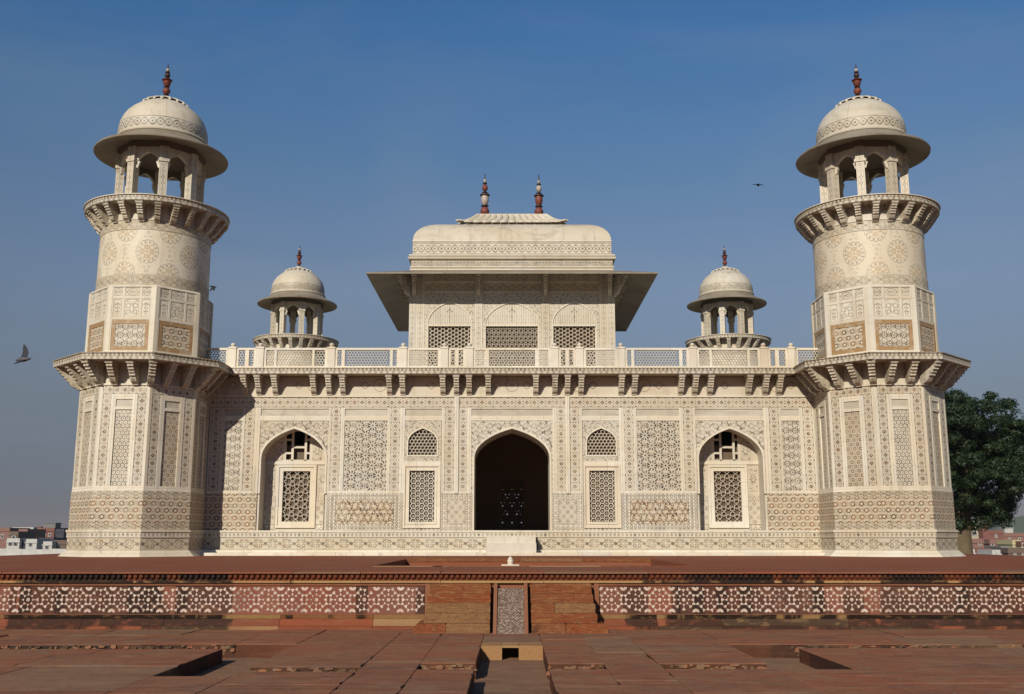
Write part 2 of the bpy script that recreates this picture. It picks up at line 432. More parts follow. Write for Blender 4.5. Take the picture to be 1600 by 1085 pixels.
MAT['scroll_s'] = inlay('small_scroll_inlay', L_scroll(0.17, 0.5, 0.8), 0.98, 0.1)
MAT['scroll_m'] = inlay('pale_scroll_inlay', L_scroll(0.30, 0.62, 0.6))
MAT['teeth'] = inlay('tooth_inlay', L_teeth(0.13))
MAT['cornice'] = inlay('cornice_inlay', L_cornice(0.17), 0.92)
MAT['spandrel'] = inlay('flower_scroll_inlay', L_spandrel())
MAT['spandrel_p'] = inlay('fine_flower_inlay', L_spandrel(10.0, 0.75))
MAT['medal'] = inlay('medallion_inlay', L_medal, 1.13)
MAT['vase'] = inlay('vase_inlay', L_vase(0.25, 0.52, 0), 1.08)
MAT['cypress'] = inlay('cypress_inlay', L_vase(0.42, 0.52, 1), 1.08)
MAT['lobe_s'] = inlay('small_cartouche_inlay', L_vase(0.25, 0.26, 2), 1.08)
MAT['lobe'] = inlay('cartouche_inlay', L_vase(0.42, 0.26, 2), 1.08)
MAT['tan'] = inlay('tan_stone', lambda u, v, w: [(lt(fabs(u), 99), (0.275, 0.165, 0.075), 1.2)])
MAT['dome_band'] = inlay('dome_band_inlay', L_dome_band, 0.97)
MAT['vault_band'] = inlay('vault_band_inlay', L_vault_band(0.45))
MAT['vault_band_s'] = inlay('vault_foot_inlay', L_vault_band(0.22))
MAT['frieze'] = inlay('faint_frieze_inlay', L_frieze, 0.97, 0.15)
MAT['fluting'] = inlay('fluted_tympanum', L_fluting, 0.98)
MAT['chain'] = inlay('chain_inlay', L_chain(0.2))
MAT['bracket'] = inlay('bracket_marble', lambda u, v, w: [(lt(hyp(cm(u, 0.19), cm(v, 0.17)), 0.04), BROWN, 0.5), (ramp(noise(pos((1, 1, .5)), 3.0, 5), 0.48, 0.66), (0.25, 0.20, 0.14), 0.9)], 0.95, 0.1)
def plain(name, col, rough=0.7, var=0.3):
    m, p = new_mat(name)
    n = noise(pos(), 3.0, 4)
    c = mixc(ramp(n, 0.3, 0.7) * var, col, tuple(x * 0.55 for x in col))
    return finish(m, p, c, rough, noise(pos(), 12, 3), 0.2, 0.01)
MAT['interior'] = plain('painted_interior', (0.30, 0.19, 0.11), 0.8)
MAT['shade_dark'] = plain('shade_dark_marble', (0.13, 0.10, 0.07), 0.8, 0.4)  # marble darkened so the kiosk's inner shade sits in the colour
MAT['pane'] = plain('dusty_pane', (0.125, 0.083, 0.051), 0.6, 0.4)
MAT['jali'] = inlay('pierced_marble', lambda u, v, w: [], 0.92, 0.15)
MAT['jali_b'] = inlay('pierced_parapet_marble', lambda u, v, w: [], 0.80, 0.1)
MAT['fin_red'] = plain('red_finial_stone', (0.17, 0.043, 0.026), 0.5, 0.5)
MAT['fin_dark'] = plain('dark_finial_stone', (0.04, 0.02, 0.017), 0.5)
MAT['fin_white'] = plain('white_finial_stone', (0.38, 0.31, 0.26), 0.5, 0.6)

# sandstone
def sandstone(name, reds, stain=0.0, blocky=False, bed=0.25, bumpd=0.02, dust=0.3):
    m, p = new_mat(name)
    r = rnd_obj()
    n1 = noise(pos(), 1.1, 6, 0.62)
    n2 = noise(pos((0.7, 1.0, 6.0)), 3.0, 5, 0.6, 0.6)
    n3 = noise(pos(), 22, 4, 0.7)
    c = mixc(ramp(r, 0.15, 0.75), reds[0], reds[1])
    c = mixc(gt(r, 0.80), c, reds[2])
    c = mixc(ramp(n1, 0.45, 0.72) * 0.55, c, reds[1])
    c = mixc(ramp(n2, 0.50, 0.72) * bed, c, reds[2])
    c = mixc(ramp(n3, 0.52, 0.75) * 0.35, c, tuple(x * 0.45 for x in reds[0]))
    nd = noise(pos((0.5, 0.5, 0.5)), 0.9, 4)
    c = mixc(ramp(nd, 0.42, 0.7) * dust, c, (0.195, 0.135, 0.092))
    if stain:
        sp0 = E.nt.nodes.new('ShaderNodeSeparateXYZ'); E.nt.links.new(pos(), sp0.inputs[0])
        away = ramp(fabs(E(sp0.outputs[0]) + 0.4), 1.6, 4.2) * 0.105 - 0.05
        s = ramp(noise(pos((1.0, 0.3, 0.16)), 0.95, 6, 0.55) + away + (rnd_obj() - 0.5) * 0.12, 0.515, 0.54)
        if blocky:
            nb = E.nt.nodes.new('ShaderNodeTexWhiteNoise'); nb.noise_dimensions = '1D'
            sp = E.nt.nodes.new('ShaderNodeSeparateXYZ'); E.nt.links.new(pos(), sp.inputs[0])
            cell = mth('FLOOR', E(sp.outputs[0]) * (1 / 0.1795))
            E.nt.links.new(cell.v, nb.inputs['W'])
            s = cl(s * 0.7 + gt(E(nb.outputs['Value']) + away * 1.2, 0.80) * 0.8)
        s = s * (ramp(noise(pos((1, 1, 2.5)), 5.0, 5, 0.65), 0.32, 0.48) * 0.6 + 0.4)
        c = mixc(cl(s * stain), c, (0.026, 0.017, 0.013))
    h = n3 * 0.5 + noise(pos(), 6, 5, 0.65)
    return finish(m, p, c, 0.85, h, 0.6, bumpd, 0.10)
MAT['moss'] = sandstone('mossy_sandstone', ((0.10, 0.036, 0.020), (0.035, 0.024, 0.016), (0.19, 0.11, 0.06)), 0.6, bed=0.35, dust=0.0)
RED = ((0.215, 0.060, 0.027), (0.165, 0.052, 0.028), (0.26, 0.145, 0.07))
m, p = new_mat('worn_pavement_sandstone')
r = rnd_obj(); v1 = noise(pos(), 0.7, 6, 0.6); v2 = noise(pos((0.55, 2.2, 1)), 2.2, 6, 0.66, 1.2); v3 = noise(pos(), 26, 4, 0.7); v4 = noise(pos((1, 1, 1)), 4.5, 5, 0.62, 0.5)
c = mixc(ramp(r, 0.1, 0.9), (0.255, 0.090, 0.047), (0.215, 0.088, 0.051))
c = mixc(gt(r, 0.86) * 0.42, c, (0.225, 0.160, 0.098))
c = mixc(ramp(v1, 0.46, 0.66) * 0.55, c, (0.190, 0.108, 0.063))
c = mixc(ramp(v2, 0.48, 0.66) * 0.62, c, (0.285, 0.165, 0.095))
c = mixc(ramp(noise(pos((0.35, 1.6, 1)), 1.3, 6, 0.6, 1.6), 0.52, 0.68) * 0.6, c, (0.115, 0.066, 0.047))
c = mixc(ramp(v4, 0.50, 0.74) * 0.5, c, (0.105, 0.052, 0.034))
c = mixc(ramp(v3, 0.50, 0.74) * 0.45, c, (0.10, 0.055, 0.038))
c = mixc(ramp(noise(pos((0.9, 0.9, 1)), 1.9, 7, 0.7, 0.4), 0.54, 0.63) * 0.6, c, (0.205, 0.135, 0.082))
c = mixc(ramp(noise(pos(), 9.0, 3, 0.7), 0.64, 0.72) * 0.6, c, (0.26, 0.20, 0.15))
MAT['pave'] = finish(m, p, c, 0.9, v3 * 0.4 + v4 * 0.8 + v2 * 0.5, 0.6, 0.02, 0.05)
MAT['top'] = sandstone('platform_sandstone', ((0.215, 0.066, 0.032), (0.18, 0.062, 0.034), (0.19, 0.095, 0.052)), bed=0.2, dust=0.25)
MAT['plinth'] = sandstone('stained_sandstone', RED, 0.86, False, dust=0.15)
MAT['panel_red'] = sandstone('inlaid_red_sandstone', ((0.20, 0.066, 0.042), (0.165, 0.066, 0.045), (0.21, 0.085, 0.058)), 0.95, True, dust=0.3)
MAT['yellow'] = sandstone('yellow_sandstone', ((0.33, 0.205, 0.085), (0.29, 0.16, 0.07), (0.25, 0.105, 0.046)), 1.0, False, dust=0.1)
MAT['step'] = sandstone('step_sandstone', ((0.225, 0.062, 0.024), (0.195, 0.072, 0.031), (0.25, 0.125, 0.052)), 0.35, False, bed=0.75, dust=0.05)
def step_mat():
    m, p = new_mat('worn_step_sandstone')
    r = rnd_obj(); a_ = noise(pos((1.0, 1.0, 7.0)), 3.2, 7, 0.68, 1.8); b_ = noise(pos((2.2, 1.0, 3.0)), 4.0, 6, 0.7, 0.8); c_ = noise(pos(), 24, 4, 0.7)
    c = mixc(ramp(r, 0.2, 0.8), (0.205, 0.054, 0.021), (0.175, 0.066, 0.029))
    c = mixc(ramp(a_, 0.46, 0.60) * 0.65, c, (0.265, 0.140, 0.056))
    c = mixc(gt(r, 0.72) * 0.5, c, (0.235, 0.140, 0.066))
    c = mixc(ramp(b_, 0.52, 0.66) * 0.55, c, (0.10, 0.036, 0.018))
    c = mixc(ramp(c_, 0.52, 0.70) * 0.5, c, (0.085, 0.035, 0.02))
    c = mixc(ramp(noise(pos((1, 1, 1.4)), 2.0, 6, 0.65), 0.60, 0.68) * 0.75, c, (0.035, 0.021, 0.015))
    return finish(m, p, c, 0.88, a_ + c_ * 0.6, 0.8, 0.03, 0.08)
MAT['step'] = step_mat()
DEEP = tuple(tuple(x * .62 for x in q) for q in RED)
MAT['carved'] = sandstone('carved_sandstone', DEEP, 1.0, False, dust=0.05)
MAT['rail'] = sandstone('rail_sandstone', ((0.20, 0.062, 0.030), (0.19, 0.066, 0.034), (0.21, 0.082, 0.042)), 0.2, False, dust=0.2)
m, p = new_mat('white_inlay_marble')
c = mixc(ramp(noise(pos(), 11.0, 3), 0.38, 0.62) * 0.75, (0.54, 0.45, 0.37), (0.40, 0.25, 0.18))
c = mixc(rnd_obj() * 0.35, c, (0.36, 0.25, 0.19)); c = mixc(ramp(noise(pos((1, 1, .5)), 3.1, 5), 0.55, 0.68) * 0.7, c, (0.16, 0.11, 0.085))
MAT['white_inlay'] = finish(m, p, c, 0.55)

# ------------------------------------------------------------------ mesh builder
class MB:
    def __init__(s): s.v, s.f, s.uv, s.m, s.o = [], [], [], [], (0, 0, 0)
    def face(s, pts, m=0, uv=None):
        i = len(s.v); s.v += [tuple(p) for p in pts]; s.f.append(tuple(range(i, i + len(pts)))); s.m.append(m)
        if uv is None:
            n = Vector((0, 0, 0)); c = Vector(pts[0])
            for k in range(1, len(pts) - 1): n += (Vector(pts[k]) - c).cross(Vector(pts[k + 1]) - c)
            ax, ay, az = abs(n.x), abs(n.y), abs(n.z); ox, oy, oz = s.o
            if ay >= ax and ay >= az: uv = [(p[0] - ox, p[2] - oz) for p in pts]
            elif ax >= az: uv = [(p[1] - oy, p[2] - oz) for p in pts]
            else: uv = [(p[0] - ox, p[1] - oy) for p in pts]
        s.uv += uv
    def centre(s, *o): s.o = o; return s
    def box(s, x0, x1, y0, y1, z0, z1, m=0, skip=''):
        p = [(x0, y0, z0), (x1, y0, z0), (x1, y1, z0), (x0, y1, z0), (x0, y0, z1), (x1, y0, z1), (x1, y1, z1), (x0, y1, z1)]
        for k, q in (('f', (0, 1, 5, 4)), ('r', (1, 2, 6, 5)), ('b', (2, 3, 7, 6)), ('l', (3, 0, 4, 7)), ('t', (4, 5, 6, 7)), ('d', (3, 2, 1, 0))):
            if k not in skip: s.face([p[i] for i in q], m)
        return s
    def cbox(s, x0, x1, y0, y1, z0, z1, c=0.01, m=0, jit=0.0):
        """box with worn upper edges"""
        j = lambda: random.uniform(-jit, jit)
        b = [(x0, y0, z0), (x1, y0, z0), (x1, y1, z0), (x0, y1, z0)]
        w = [(x0 + j(), y0 + j(), z1 - c), (x1 + j(), y0 + j(), z1 - c), (x1 + j(), y1 + j(), z1 - c), (x0 + j(), y1 + j(), z1 - c)]
        t = [(x0 + c, y0 + c, z1 + j() * .4), (x1 - c, y0 + c, z1 + j() * .4), (x1 - c, y1 - c, z1 + j() * .4), (x0 + c, y1 - c, z1 + j() * .4)]
        for k in range(4):
            n = (k + 1) % 4
            s.face([b[k], b[n], w[n], w[k]], m); s.face([w[k], w[n], t[n], t[k]], m)
        s.face(t, m); return s
    def prism_y(s, poly, y0, y1, m=0, back=True):
        """outline in (x, z), counter-clockwise seen from the front, pushed from y0 back to y1"""
        s.face([(x, y0, z) for x, z in poly], m)
        n = len(poly)
        for k in range(n):
            a, b = poly[k], poly[(k + 1) % n]
            s.face([(b[0], y0, b[1]), (a[0], y0, a[1]), (a[0], y1, a[1]), (b[0], y1, b[1])], m)
        if back: s.face([(x, y1, z) for x, z in reversed(poly)], m)
        return s
    def prism_x(s, poly, x0, x1, m=0):
        """outline in (y, z) pushed along x"""
        s.face([(x0, y, z) for y, z in poly], m); s.face([(x1, y, z) for y, z in reversed(poly)], m)
        n = len(poly)
        for k in range(n):
            a, b = poly[k], poly[(k + 1) % n]
            s.face([(x0, b[0], b[1]), (x0, a[0], a[1]), (x1, a[0], a[1]), (x1, b[0], b[1])], m)
        return s
    def prism_z(s, poly, z0, z1, m=0):
        s.face([(x, y, z1) for x, y in poly], m)
        n = len(poly)
        for k in range(n):
            a, b = poly[k], poly[(k + 1) % n]
            s.face([(a[0], a[1], z0), (b[0], b[1], z0), (b[0], b[1], z1), (a[0], a[1], z1)], m)
        s.face([(x, y, z0) for x, y in reversed(poly)], m); return s
    def octo(s, a0, a1, z0, z1, m=0, caps=True, zc=None):
        """eight-sided ring of side distance a0 at z0 and a1 at z1"""
        t = math.tan(R(22.5))
        zc = (z0 + z1) / 2 if zc is None else zc
        P = lambda a, k: (a / math.cos(R(22.5)) * math.sin(R(45 * k - 22.5)), -a / math.cos(R(22.5)) * math.cos(R(45 * k - 22.5)))
        for k in range(8):
            p, q = P(a0, k), P(a0, k + 1); p1, q1 = P(a1, k), P(a1, k + 1)
            s.face([(*p, z0), (*q, z0), (*q1, z1), (*p1, z1)], m, [(-a0 * t, z0 - zc), (a0 * t, z0 - zc), (a1 * t, z1 - zc), (-a1 * t, z1 - zc)])
        if caps:
            s.face([(*P(a1, k), z1) for k in range(8)], m); s.face([(*P(a0, k), z0) for k in reversed(range(8))], m)
        return s
    def lathe(s, prof, n=48, m=0, uvr=None, zc=0.0, mats=None, cx=0, cy=0):
        for i in range(len(prof) - 1):
            (r0, z0), (r1, z1) = prof[i], prof[i + 1]
            mm = mats[i] if mats else m
            for k in range(n):
                t0, t1 = 2 * math.pi * k / n - math.pi / 2, 2 * math.pi * (k + 1) / n - math.pi / 2
                ur = uvr or max(r0, r1)
                c0, s0, c1, s1 = math.cos(t0), math.sin(t0), math.cos(t1), math.sin(t1)
                pts = [(cx + r0 * c0, cy + r0 * s0, z0), (cx + r0 * c1, cy + r0 * s1, z0), (cx + r1 * c1, cy + r1 * s1, z1), (cx + r1 * c0, cy + r1 * s0, z1)]
                uv = [(t0 * ur, z0 - zc), (t1 * ur, z0 - zc), (t1 * ur, z1 - zc), (t0 * ur, z1 - zc)]
                if r0 < 1e-6: pts, uv = [pts[0], pts[2], pts[3]], [uv[0], uv[2], uv[3]]
                elif r1 < 1e-6: pts, uv = pts[:3], uv[:3]
                s.face(pts, mm, uv)
        return s
    def xform(s, M): s.v = [tuple(M @ Vector(p)) for p in s.v]; return s
    def mesh(s, name, mats, smooth=None, weld=False):
        me = bpy.data.meshes.new(name)
        me.from_pydata(s.v, [], s.f)
        ul = me.uv_layers.new(name='UVMap')
        ul.data.foreach_set('uv', [c for p in s.uv for c in p])
        for mt in (mats if isinstance(mats, (list, tuple)) else [mats]): me.materials.append(MAT[mt] if isinstance(mt, str) else mt)
        me.polygons.foreach_set('material_index', s.m)
        if smooth:
            import bmesh
            bm = bmesh.new(); bm.from_mesh(me); bmesh.ops.remove_doubles(bm, verts=bm.verts, dist=1e-5); bm.to_mesh(me); bm.free()
            me.polygons.foreach_set('use_smooth', [True] * len(me.polygons))
            me.set_sharp_from_angle(angle=R(smooth))
        me.update()
        return me
    def build(s, name, mats, parent=None, smooth=None, **k): return link(name, s.mesh(name, mats, smooth), parent, **k)
def link(name, me, parent=None, loc=(0, 0, 0), rz=0.0, kind=None, label=None, cat=None, group=None):
    o = bpy.data.objects.new(name, me); COL.objects.link(o)
    o.parent = parent; o.location = loc; o.rotation_euler = (0, 0, rz)
    tag(o, kind, label, cat, group)
    return o
def tag(o, kind=None, label=None, cat=None, group=None):
    if kind: o['kind'] = kind
    if label: o['label'] = label
    if cat: o['category'] = cat
    if group: o['group'] = group
    return o
def empty(name, loc=(0, 0, 0), parent=None, **k): return link(name, None, parent, loc, **k)
def copy_tree(o, parent=None):
    c = o.copy(); COL.objects.link(c); c.parent = parent
    for ch in o.children: copy_tree(ch, c)
    return c

def arch_pts(cx, hw, zs, za, n=10):
    """pointed four-centred curve from the right spring over the apex to the left spring"""
    H = za - zs; P = [(hw, 0), (hw, 0.45 * H), (0.58 * hw, 0.80 * H), (0, H)]
    q = []
    for i in range(n + 1):
        t = i / n; b = [(1 - t) ** 3, 3 * t * (1 - t) ** 2, 3 * t * t * (1 - t), t ** 3]
        q.append((sum(b[k] * P[k][0] for k in range(4)), sum(b[k] * P[k][1] for k in range(4))))
    return [(cx + x, zs + z) for x, z in q] + [(cx - x, zs + z) for x, z in reversed(q[:-1])]
def arch_panel(mb, x0, x1, z0, z1, cx, hw, zs, za, y0, y1, m=0):
    """slab from x0 to x1 with an arched opening that runs down to z0"""
    poly = [(x0, z0), (cx - hw, z0)] + list(reversed(arch_pts(cx, hw, zs, za))) + [(cx + hw, z0), (x1, z0), (x1, z1), (x0, z1)]
    return mb.prism_y(poly, y0, y1, m)
def arch_fill(mb, cx, hw, z0, zs, za, y0, y1, m=0):
    return mb.prism_y([(cx - hw, z0), (cx + hw, z0)] + arch_pts(cx, hw, zs, za), y0, y1, m)
def arch_rim(mb, cx, hw, z0, zs, za, t, y0, y1, m=0):
    """narrow moulding that follows an arch"""
    o = [(cx + hw + t, z0)] + arch_pts(cx, hw + t, zs, za + t * 1.2) + [(cx - hw - t, z0)]
    i = [(cx + hw, z0)] + arch_pts(cx, hw, zs, za) + [(cx - hw, z0)]
    for k in range(len(o) - 1):
        a, b, c, d = i[k], o[k], o[k + 1], i[k + 1]
        mb.face([(a[0], y0, a[1]), (b[0], y0, b[1]), (c[0], y0, c[1]), (d[0], y0, d[1])], m)
        mb.face([(b[0], y0, b[1]), (b[0], y1, b[1]), (c[0], y1, c[1]), (c[0], y0, c[1])], m)
        mb.face([(a[0], y1, a[1]), (a[0], y0, a[1]), (d[0], y0, d[1]), (d[0], y1, d[1])], m)
    return mb
def with_holes(mb, x0, x1, z0, z1, holes, y0, y1, m=0):
    xs = sorted({x0, x1, *[h[0] for h in holes], *[h[1] for h in holes]}); zs = sorted({z0, z1, *[h[2] for h in holes], *[h[3] for h in holes]})
    for i in range(len(xs) - 1):
        run = None
        for j in range(len(zs) - 1):
            cx, cz = (xs[i] + xs[i + 1]) / 2, (zs[j] + zs[j + 1]) / 2
            solid = not any(h[0] < cx < h[1] and h[2] < cz < h[3] for h in holes)
            if solid: run = [run[0], zs[j + 1]] if run else [zs[j], zs[j + 1]]
            if run and (not solid or j == len(zs) - 2):
                mb.box(xs[i], xs[i + 1], y0, y1, run[0], run[1], m); run = None
    return mb
def frame_rect(mb, x0, x1, z0, z1, t, y0, y1, m=0):
    mb.box(x0, x0 + t, y0, y1, z0, z1, m); mb.box(x1 - t, x1, y0, y1, z0, z1, m)
    mb.box(x0 + t, x1 - t, y0, y1, z0, z0 + t, m); mb.box(x0 + t, x1 - t, y0, y1, z1 - t, z1, m); return mb
def cell_ring(mb, cx, cz, ro, ri, n, rot, y0, y1, back=True):
    """open ring of n sides: one cell of a pierced screen"""
    P = [(cx + math.cos(rot + 2 * math.pi * k / n), cz + math.sin(rot + 2 * math.pi * k / n)) for k in range(n)]
    o = [(cx + (x - cx) * ro, cz + (z - cz) * ro) for x, z in P]; i = [(cx + (x - cx) * ri, cz + (z - cz) * ri) for x, z in P]
    b = len(mb.v)
    mb.v += [(x, y0, z) for x, z in o] + [(x, y0, z) for x, z in i] + [(x, y1, z) for x, z in i] + ([(x, y1, z) for x, z in o] if back else [])
    for k in range(n):
        q = (k + 1) % n
        F = [(b + k, b + q, b + n + q, b + n + k), (b + n + k, b + n + q, b + 2 * n + q, b + 2 * n + k)]
        if back: F.append((b + 2 * n + k, b + 2 * n + q, b + 3 * n + q, b + 3 * n + k))
        for f in F:
            mb.f.append(f); mb.m.append(0); mb.uv += [(mb.v[t][0], mb.v[t][2]) for t in f]
def jali(mb, x0, x1, z0, z1, p, bar, y0, y1, style='hex', back=True):
    """pierced screen covering a rectangle (cells on its rim tuck behind the frame)"""
    cx, cz = (x0 + x1) / 2, (z0 + z1) / 2
    if style == 'hexv':
        sx, sy = p * 0.8660, p; ro = p / math.sqrt(3)
        nx = int((x1 - x0) / 2 / sx + 0.5); ny = int((z1 - z0) / 2 / sy + 0.5)
        for i in range(-nx, nx + 1):
            for j in range(-ny - 1, ny + 1):
                x = cx + i * sx; z = cz + j * sy + (sy / 2 if i % 2 else 0)
                if abs(x - cx) <= (x1 - x0) / 2 + p * .1 and abs(z - cz) <= (z1 - z0) / 2 + p * .1:
                    cell_ring(mb, x, z, ro, ro - bar, 6, 0, y0, y1, back)
                    if p > .145: cell_ring(mb, x, z, ro * .36, ro * .20, 6, R(30), y0 + .03, y1 - .002, False)
    elif style == 'hex':
        sx, sy = p, p * 0.8660
        ro = p / math.sqrt(3)
        ny = int((z1 - z0) / 2 / sy + 0.5); nx = int((x1 - x0) / 2 / sx + 0.5)
        for j in range(-ny, ny + 1):
            for i in range(-nx - 1, nx + 1):
                x = cx + i * sx + (sx / 2 if j % 2 else 0); z = cz + j * sy
                if abs(x - cx) <= (x1 - x0) / 2 + p * .1 and abs(z - cz) <= (z1 - z0) / 2 + p * .1: cell_ring(mb, x, z, ro, ro - bar, 6, R(30), y0, y1, back)
    else:      # hexagons set point to point, six-point stars between
        a = p; s3 = a * 0.8660
        ro = a * 0.2887 * 1.03
        ny = int((z1 - z0) / 2 / s3) + 2; nx = int((x1 - x0) / 2 / a) + 2
        for j in range(-ny, ny + 1):
            for i in range(-nx, nx + 1):
                for dx, dz in ((0.5, 0.2887), (0.0, 0.5774)):
                    x = cx + (i + (0.5 if j % 2 else 0) + dx) * a; z = cz + j * s3 + dz * a
                    if abs(x - cx) <= (x1 - x0) / 2 + a * .02 and abs(z - cz) <= (z1 - z0) / 2 + a * .02: cell_ring(mb, x, z, ro, ro - bar, 6, R(30), y0, y1, back)
    return mb
def bracket_mesh(name, L, H, w=0.15):
    """stepped corbel: top at z=0, from the wall (y=0) out to y=-L, tail at -H"""
    prof = [(0, 0), (0, -H), (-0.13 * L, -H), (-0.16 * L, -0.94 * H), (-0.34 * L, -0.86 * H), (-0.42 * L, -0.76 * H), (-0.46 * L, -0.66 * H), (-0.56 * L, -0.64 * H), (-0.57 * L, -0.54 * H),
            (-0.65 * L, -0.52 * H), (-0.66 * L, -0.42 * H), (-0.76 * L, -0.40 * H), (-0.77 * L, -0.30 * H), (-0.86 * L, -0.28 * H), (-0.87 * L, -0.17 * H), (-0.96 * L, -0.13 * H), (-0.98 * L, -0.06 * H)]
    mb = MB()
    mb.prism_x(list(reversed(prof)), -w / 2, w / 2)
    mb.box(-w * 0.72, w * 0.72, -L, 0, -0.06 * H, 0)
    mb.box(-w * 0.62, w * 0.62, -L * 0.95, 0, -0.15 * H, -0.062 * H)
    return mb.mesh(name, 'bracket')

# ================================================================== GROUND, PLATFORM, PAVEMENT
PZ = -0.816                                   # level of the lower pavement; the platform top is z = 0
YP = 15.7                                     # front of the platform
g = MB()
rows = [(-60, -1.05), (14, -1.05), (78, -1.05), (112, -4.4), (420, -4.4), (1650, -4.4)]
for (ya, za), (yb, zb) in zip(rows, rows[1:]):
    for xa, xb in ((-1650, -400), (-400, -60), (-60, 60), (60, 400), (400, 1650)):
        g.face([(xa, ya, za), (xb, ya, za), (xb, yb, zb), (xa, yb, zb)])
m, p = new_mat('dry_ground')
c = mixc(ramp(noise(pos(), 0.05, 5), 0.4, 0.62), (0.20, 0.16, 0.105), (0.10, 0.115, 0.05))
MAT['ground'] = finish(m, p, c, 0.9)
g.build('ground', 'ground', kind='structure')

# --- lower pavement: slabs, shallow water channels left open between them
pavement = MB().box(-40, 40, -12, YP + 0.3, PZ - 0.30, PZ - 0.169).build('pavement', 'pave', kind='structure')
PITS = [(-0.385, 0.385, -20, 13.22), (-0.98, -0.385, 10.9, 11.37), (0.385, 0.98, 10.9, 11.37),
        (-2.72, -1.57, 10.68, 11.08), (1.57, 2.72, 10.9, 11.37), (-3.5, -2.72, 10.35, 13.4), (2.72, 3.5, 10.9, 13.4),
        (-30, -3.5, 12.85, 13.4), (3.5, 30, 12.95, 13.4)]
rp = random.Random(11)
ZX = [0.385, 0.98, 1.57, 2.72, 3.5, 8.4]
ZONES = [(-b, -a) for a, b in reversed(list(zip(ZX, ZX[1:])))] + list(zip(ZX, ZX[1:]))
YEND = YP - 0.02
def worn_slab(a, b, y0, y1, z):
    """paving stone with chipped, slightly wandering edges"""
    mb = MB(); n = 7; e = []
    g = lambda: rp.uniform(0.0005, 0.003) + (rp.uniform(.006, .028) if rp.random() < .08 else 0)
    for k in range(n): e.append((a + (b - a) * k / n, y0 + g()) if k else (a + .002, y0 + .002))
    for k in range(n): e.append((b - g(), y0 + (y1 - y0) * k / n) if k else (b - .002, y0 + .002))
    for k in range(n): e.append((b - (b - a) * k / n, y1 - g()) if k else (b - .002, y1 - .002))
    for k in range(n): e.append((a + g(), y1 - (y1 - y0) * k / n) if k else (a + .002, y1 - .002))
    cx, cy = (a + b) / 2, (y0 + y1) / 2; N = len(e)
    inn = [(x + (.006 if x < cx else -.006), y + (.006 if y < cy else -.006), z + rp.uniform(-.0012, .0005)) for x, y in e]
    for k in range(N):
        q = (k + 1) % N
        mb.face([(*e[k], PZ - .17), (*e[q], PZ - .17), (*e[q], z - .006), (*e[k], z - .006)], 1)
        mb.face([(*e[k], z - .006), (*e[q], z - .006), inn[q], inn[k]], 0)
    mb.face(inn, 0); mb.box(a, b, y0, y1, PZ - .17, z - .018, 1, 'd'); return mb
def lay(x0, x1, y0, y1):
    if y1 - y0 < 0.02 or y1 < 3.6 or (y1 < 8.0 and min(abs(x0), abs(x1)) > 5.5): return
    n = max(1, round((x1 - x0) / rp.uniform(1.1, 2.0)))
    xs = [x0] + [x0 + (x1 - x0) * (k + rp.uniform(-.22, .22)) / n for k in range(1, n)] + [x1]
    for a, b in zip(xs, xs[1:]):
        z = PZ + (rp.uniform(-0.003, 0.002) if rp.random() < .8 else rp.uniform(-.014, .008))
        mb = worn_slab(a, b, y0, y1, z)
        mb.build('stone_slab', ['pave', 'moss'], pavement)
for zx0, zx1 in ZONES:
    open_ = sorted((c, d) for a, b, c, d in PITS if a < (zx0 + zx1) / 2 < b)
    y = 3.6
    for c, d in open_ + [(YEND, YEND)]:
        while y < c - .02:
            st = min(rp.uniform(.9, 1.9), c - y)
            if c - y - st < .4: st = c - y
            lay(zx0, zx1, y, y + st); y += st
        y = max(y, d)
lay(-0.385, 0.385, 13.55, 14.3); lay(-0.385, 0.385, 14.3, YEND)
far = MB()
for s in (-1, 1): far.box(min(s * 8.41, s * 40), max(s * 8.41, s * 40), 3.6, 12.85, PZ - 0.17, PZ - 0.004); far.box(min(s * 8.41, s * 40), max(s * 8.41, s * 40), 13.4, YP - 0.02, PZ - 0.17, PZ - 0.003)
far.build('outer_paving', 'pave', pavement, kind='stuff')
# broken stone and mortar along the channel edges that face the terrace
rub = MB(); rr_ = random.Random(17)
def rubble_line(x0, x1, y, n, dy=0.05):
    for _ in range(n):
        x = rr_.uniform(x0, x1); w = rr_.uniform(.012, .05); h_ = rr_.uniform(.015, .05); zt = PZ - rr_.uniform(0.004, .12); d = rr_.uniform(.006, .03)
        p_ = [(x - w, zt - h_ * .7), (x - w * .3, zt - h_), (x + w * .8, zt - h_ * .8), (x + w, zt - h_ * .2), (x + w * .4, zt), (x - w * .6, zt - h_ * .1)]
        rub.prism_y([(a_ + rr_.uniform(-.008, .008), b_ + rr_.uniform(-.006, .006)) for a_, b_ in p_], y - d, y + .004, rr_.choice((0, 0, 1, 1, 1, 2)), False)
for a_, b_, c_, d_ in PITS:
    if a_ < -20: rubble_line(-8.4, b_, d_, 260)
    elif b_ > 20: rubble_line(a_, 8.4, d_, 260)
    elif b_ - a_ > .3 and 11 < d_ < 12: rubble_line(a_, b_, d_, int((b_ - a_) * 60))
rub.build('broken_edge', ['pave', 'moss', 'yellow'], pavement, kind='stuff')
# end of the central channel: pale stones round a small drain hole
MAT['pale_sand'] = sandstone('pale_sandstone', ((0.30, 0.165, 0.07), (0.27, 0.14, 0.062), (0.30, 0.18, 0.085)), 0.0, bed=0.4, dust=0.1)
for x0_, x1_, z0_ in ((-0.384, -0.125, PZ - .17), (0.085, 0.384, PZ - .17), (-0.124, 0.084, PZ - 0.022)):
    MB().cbox(x0_, x1_, 13.17, 13.545, z0_, PZ + 0.003, .006, 0, .003).build('channel_head_stone', 'pale_sand', pavement)

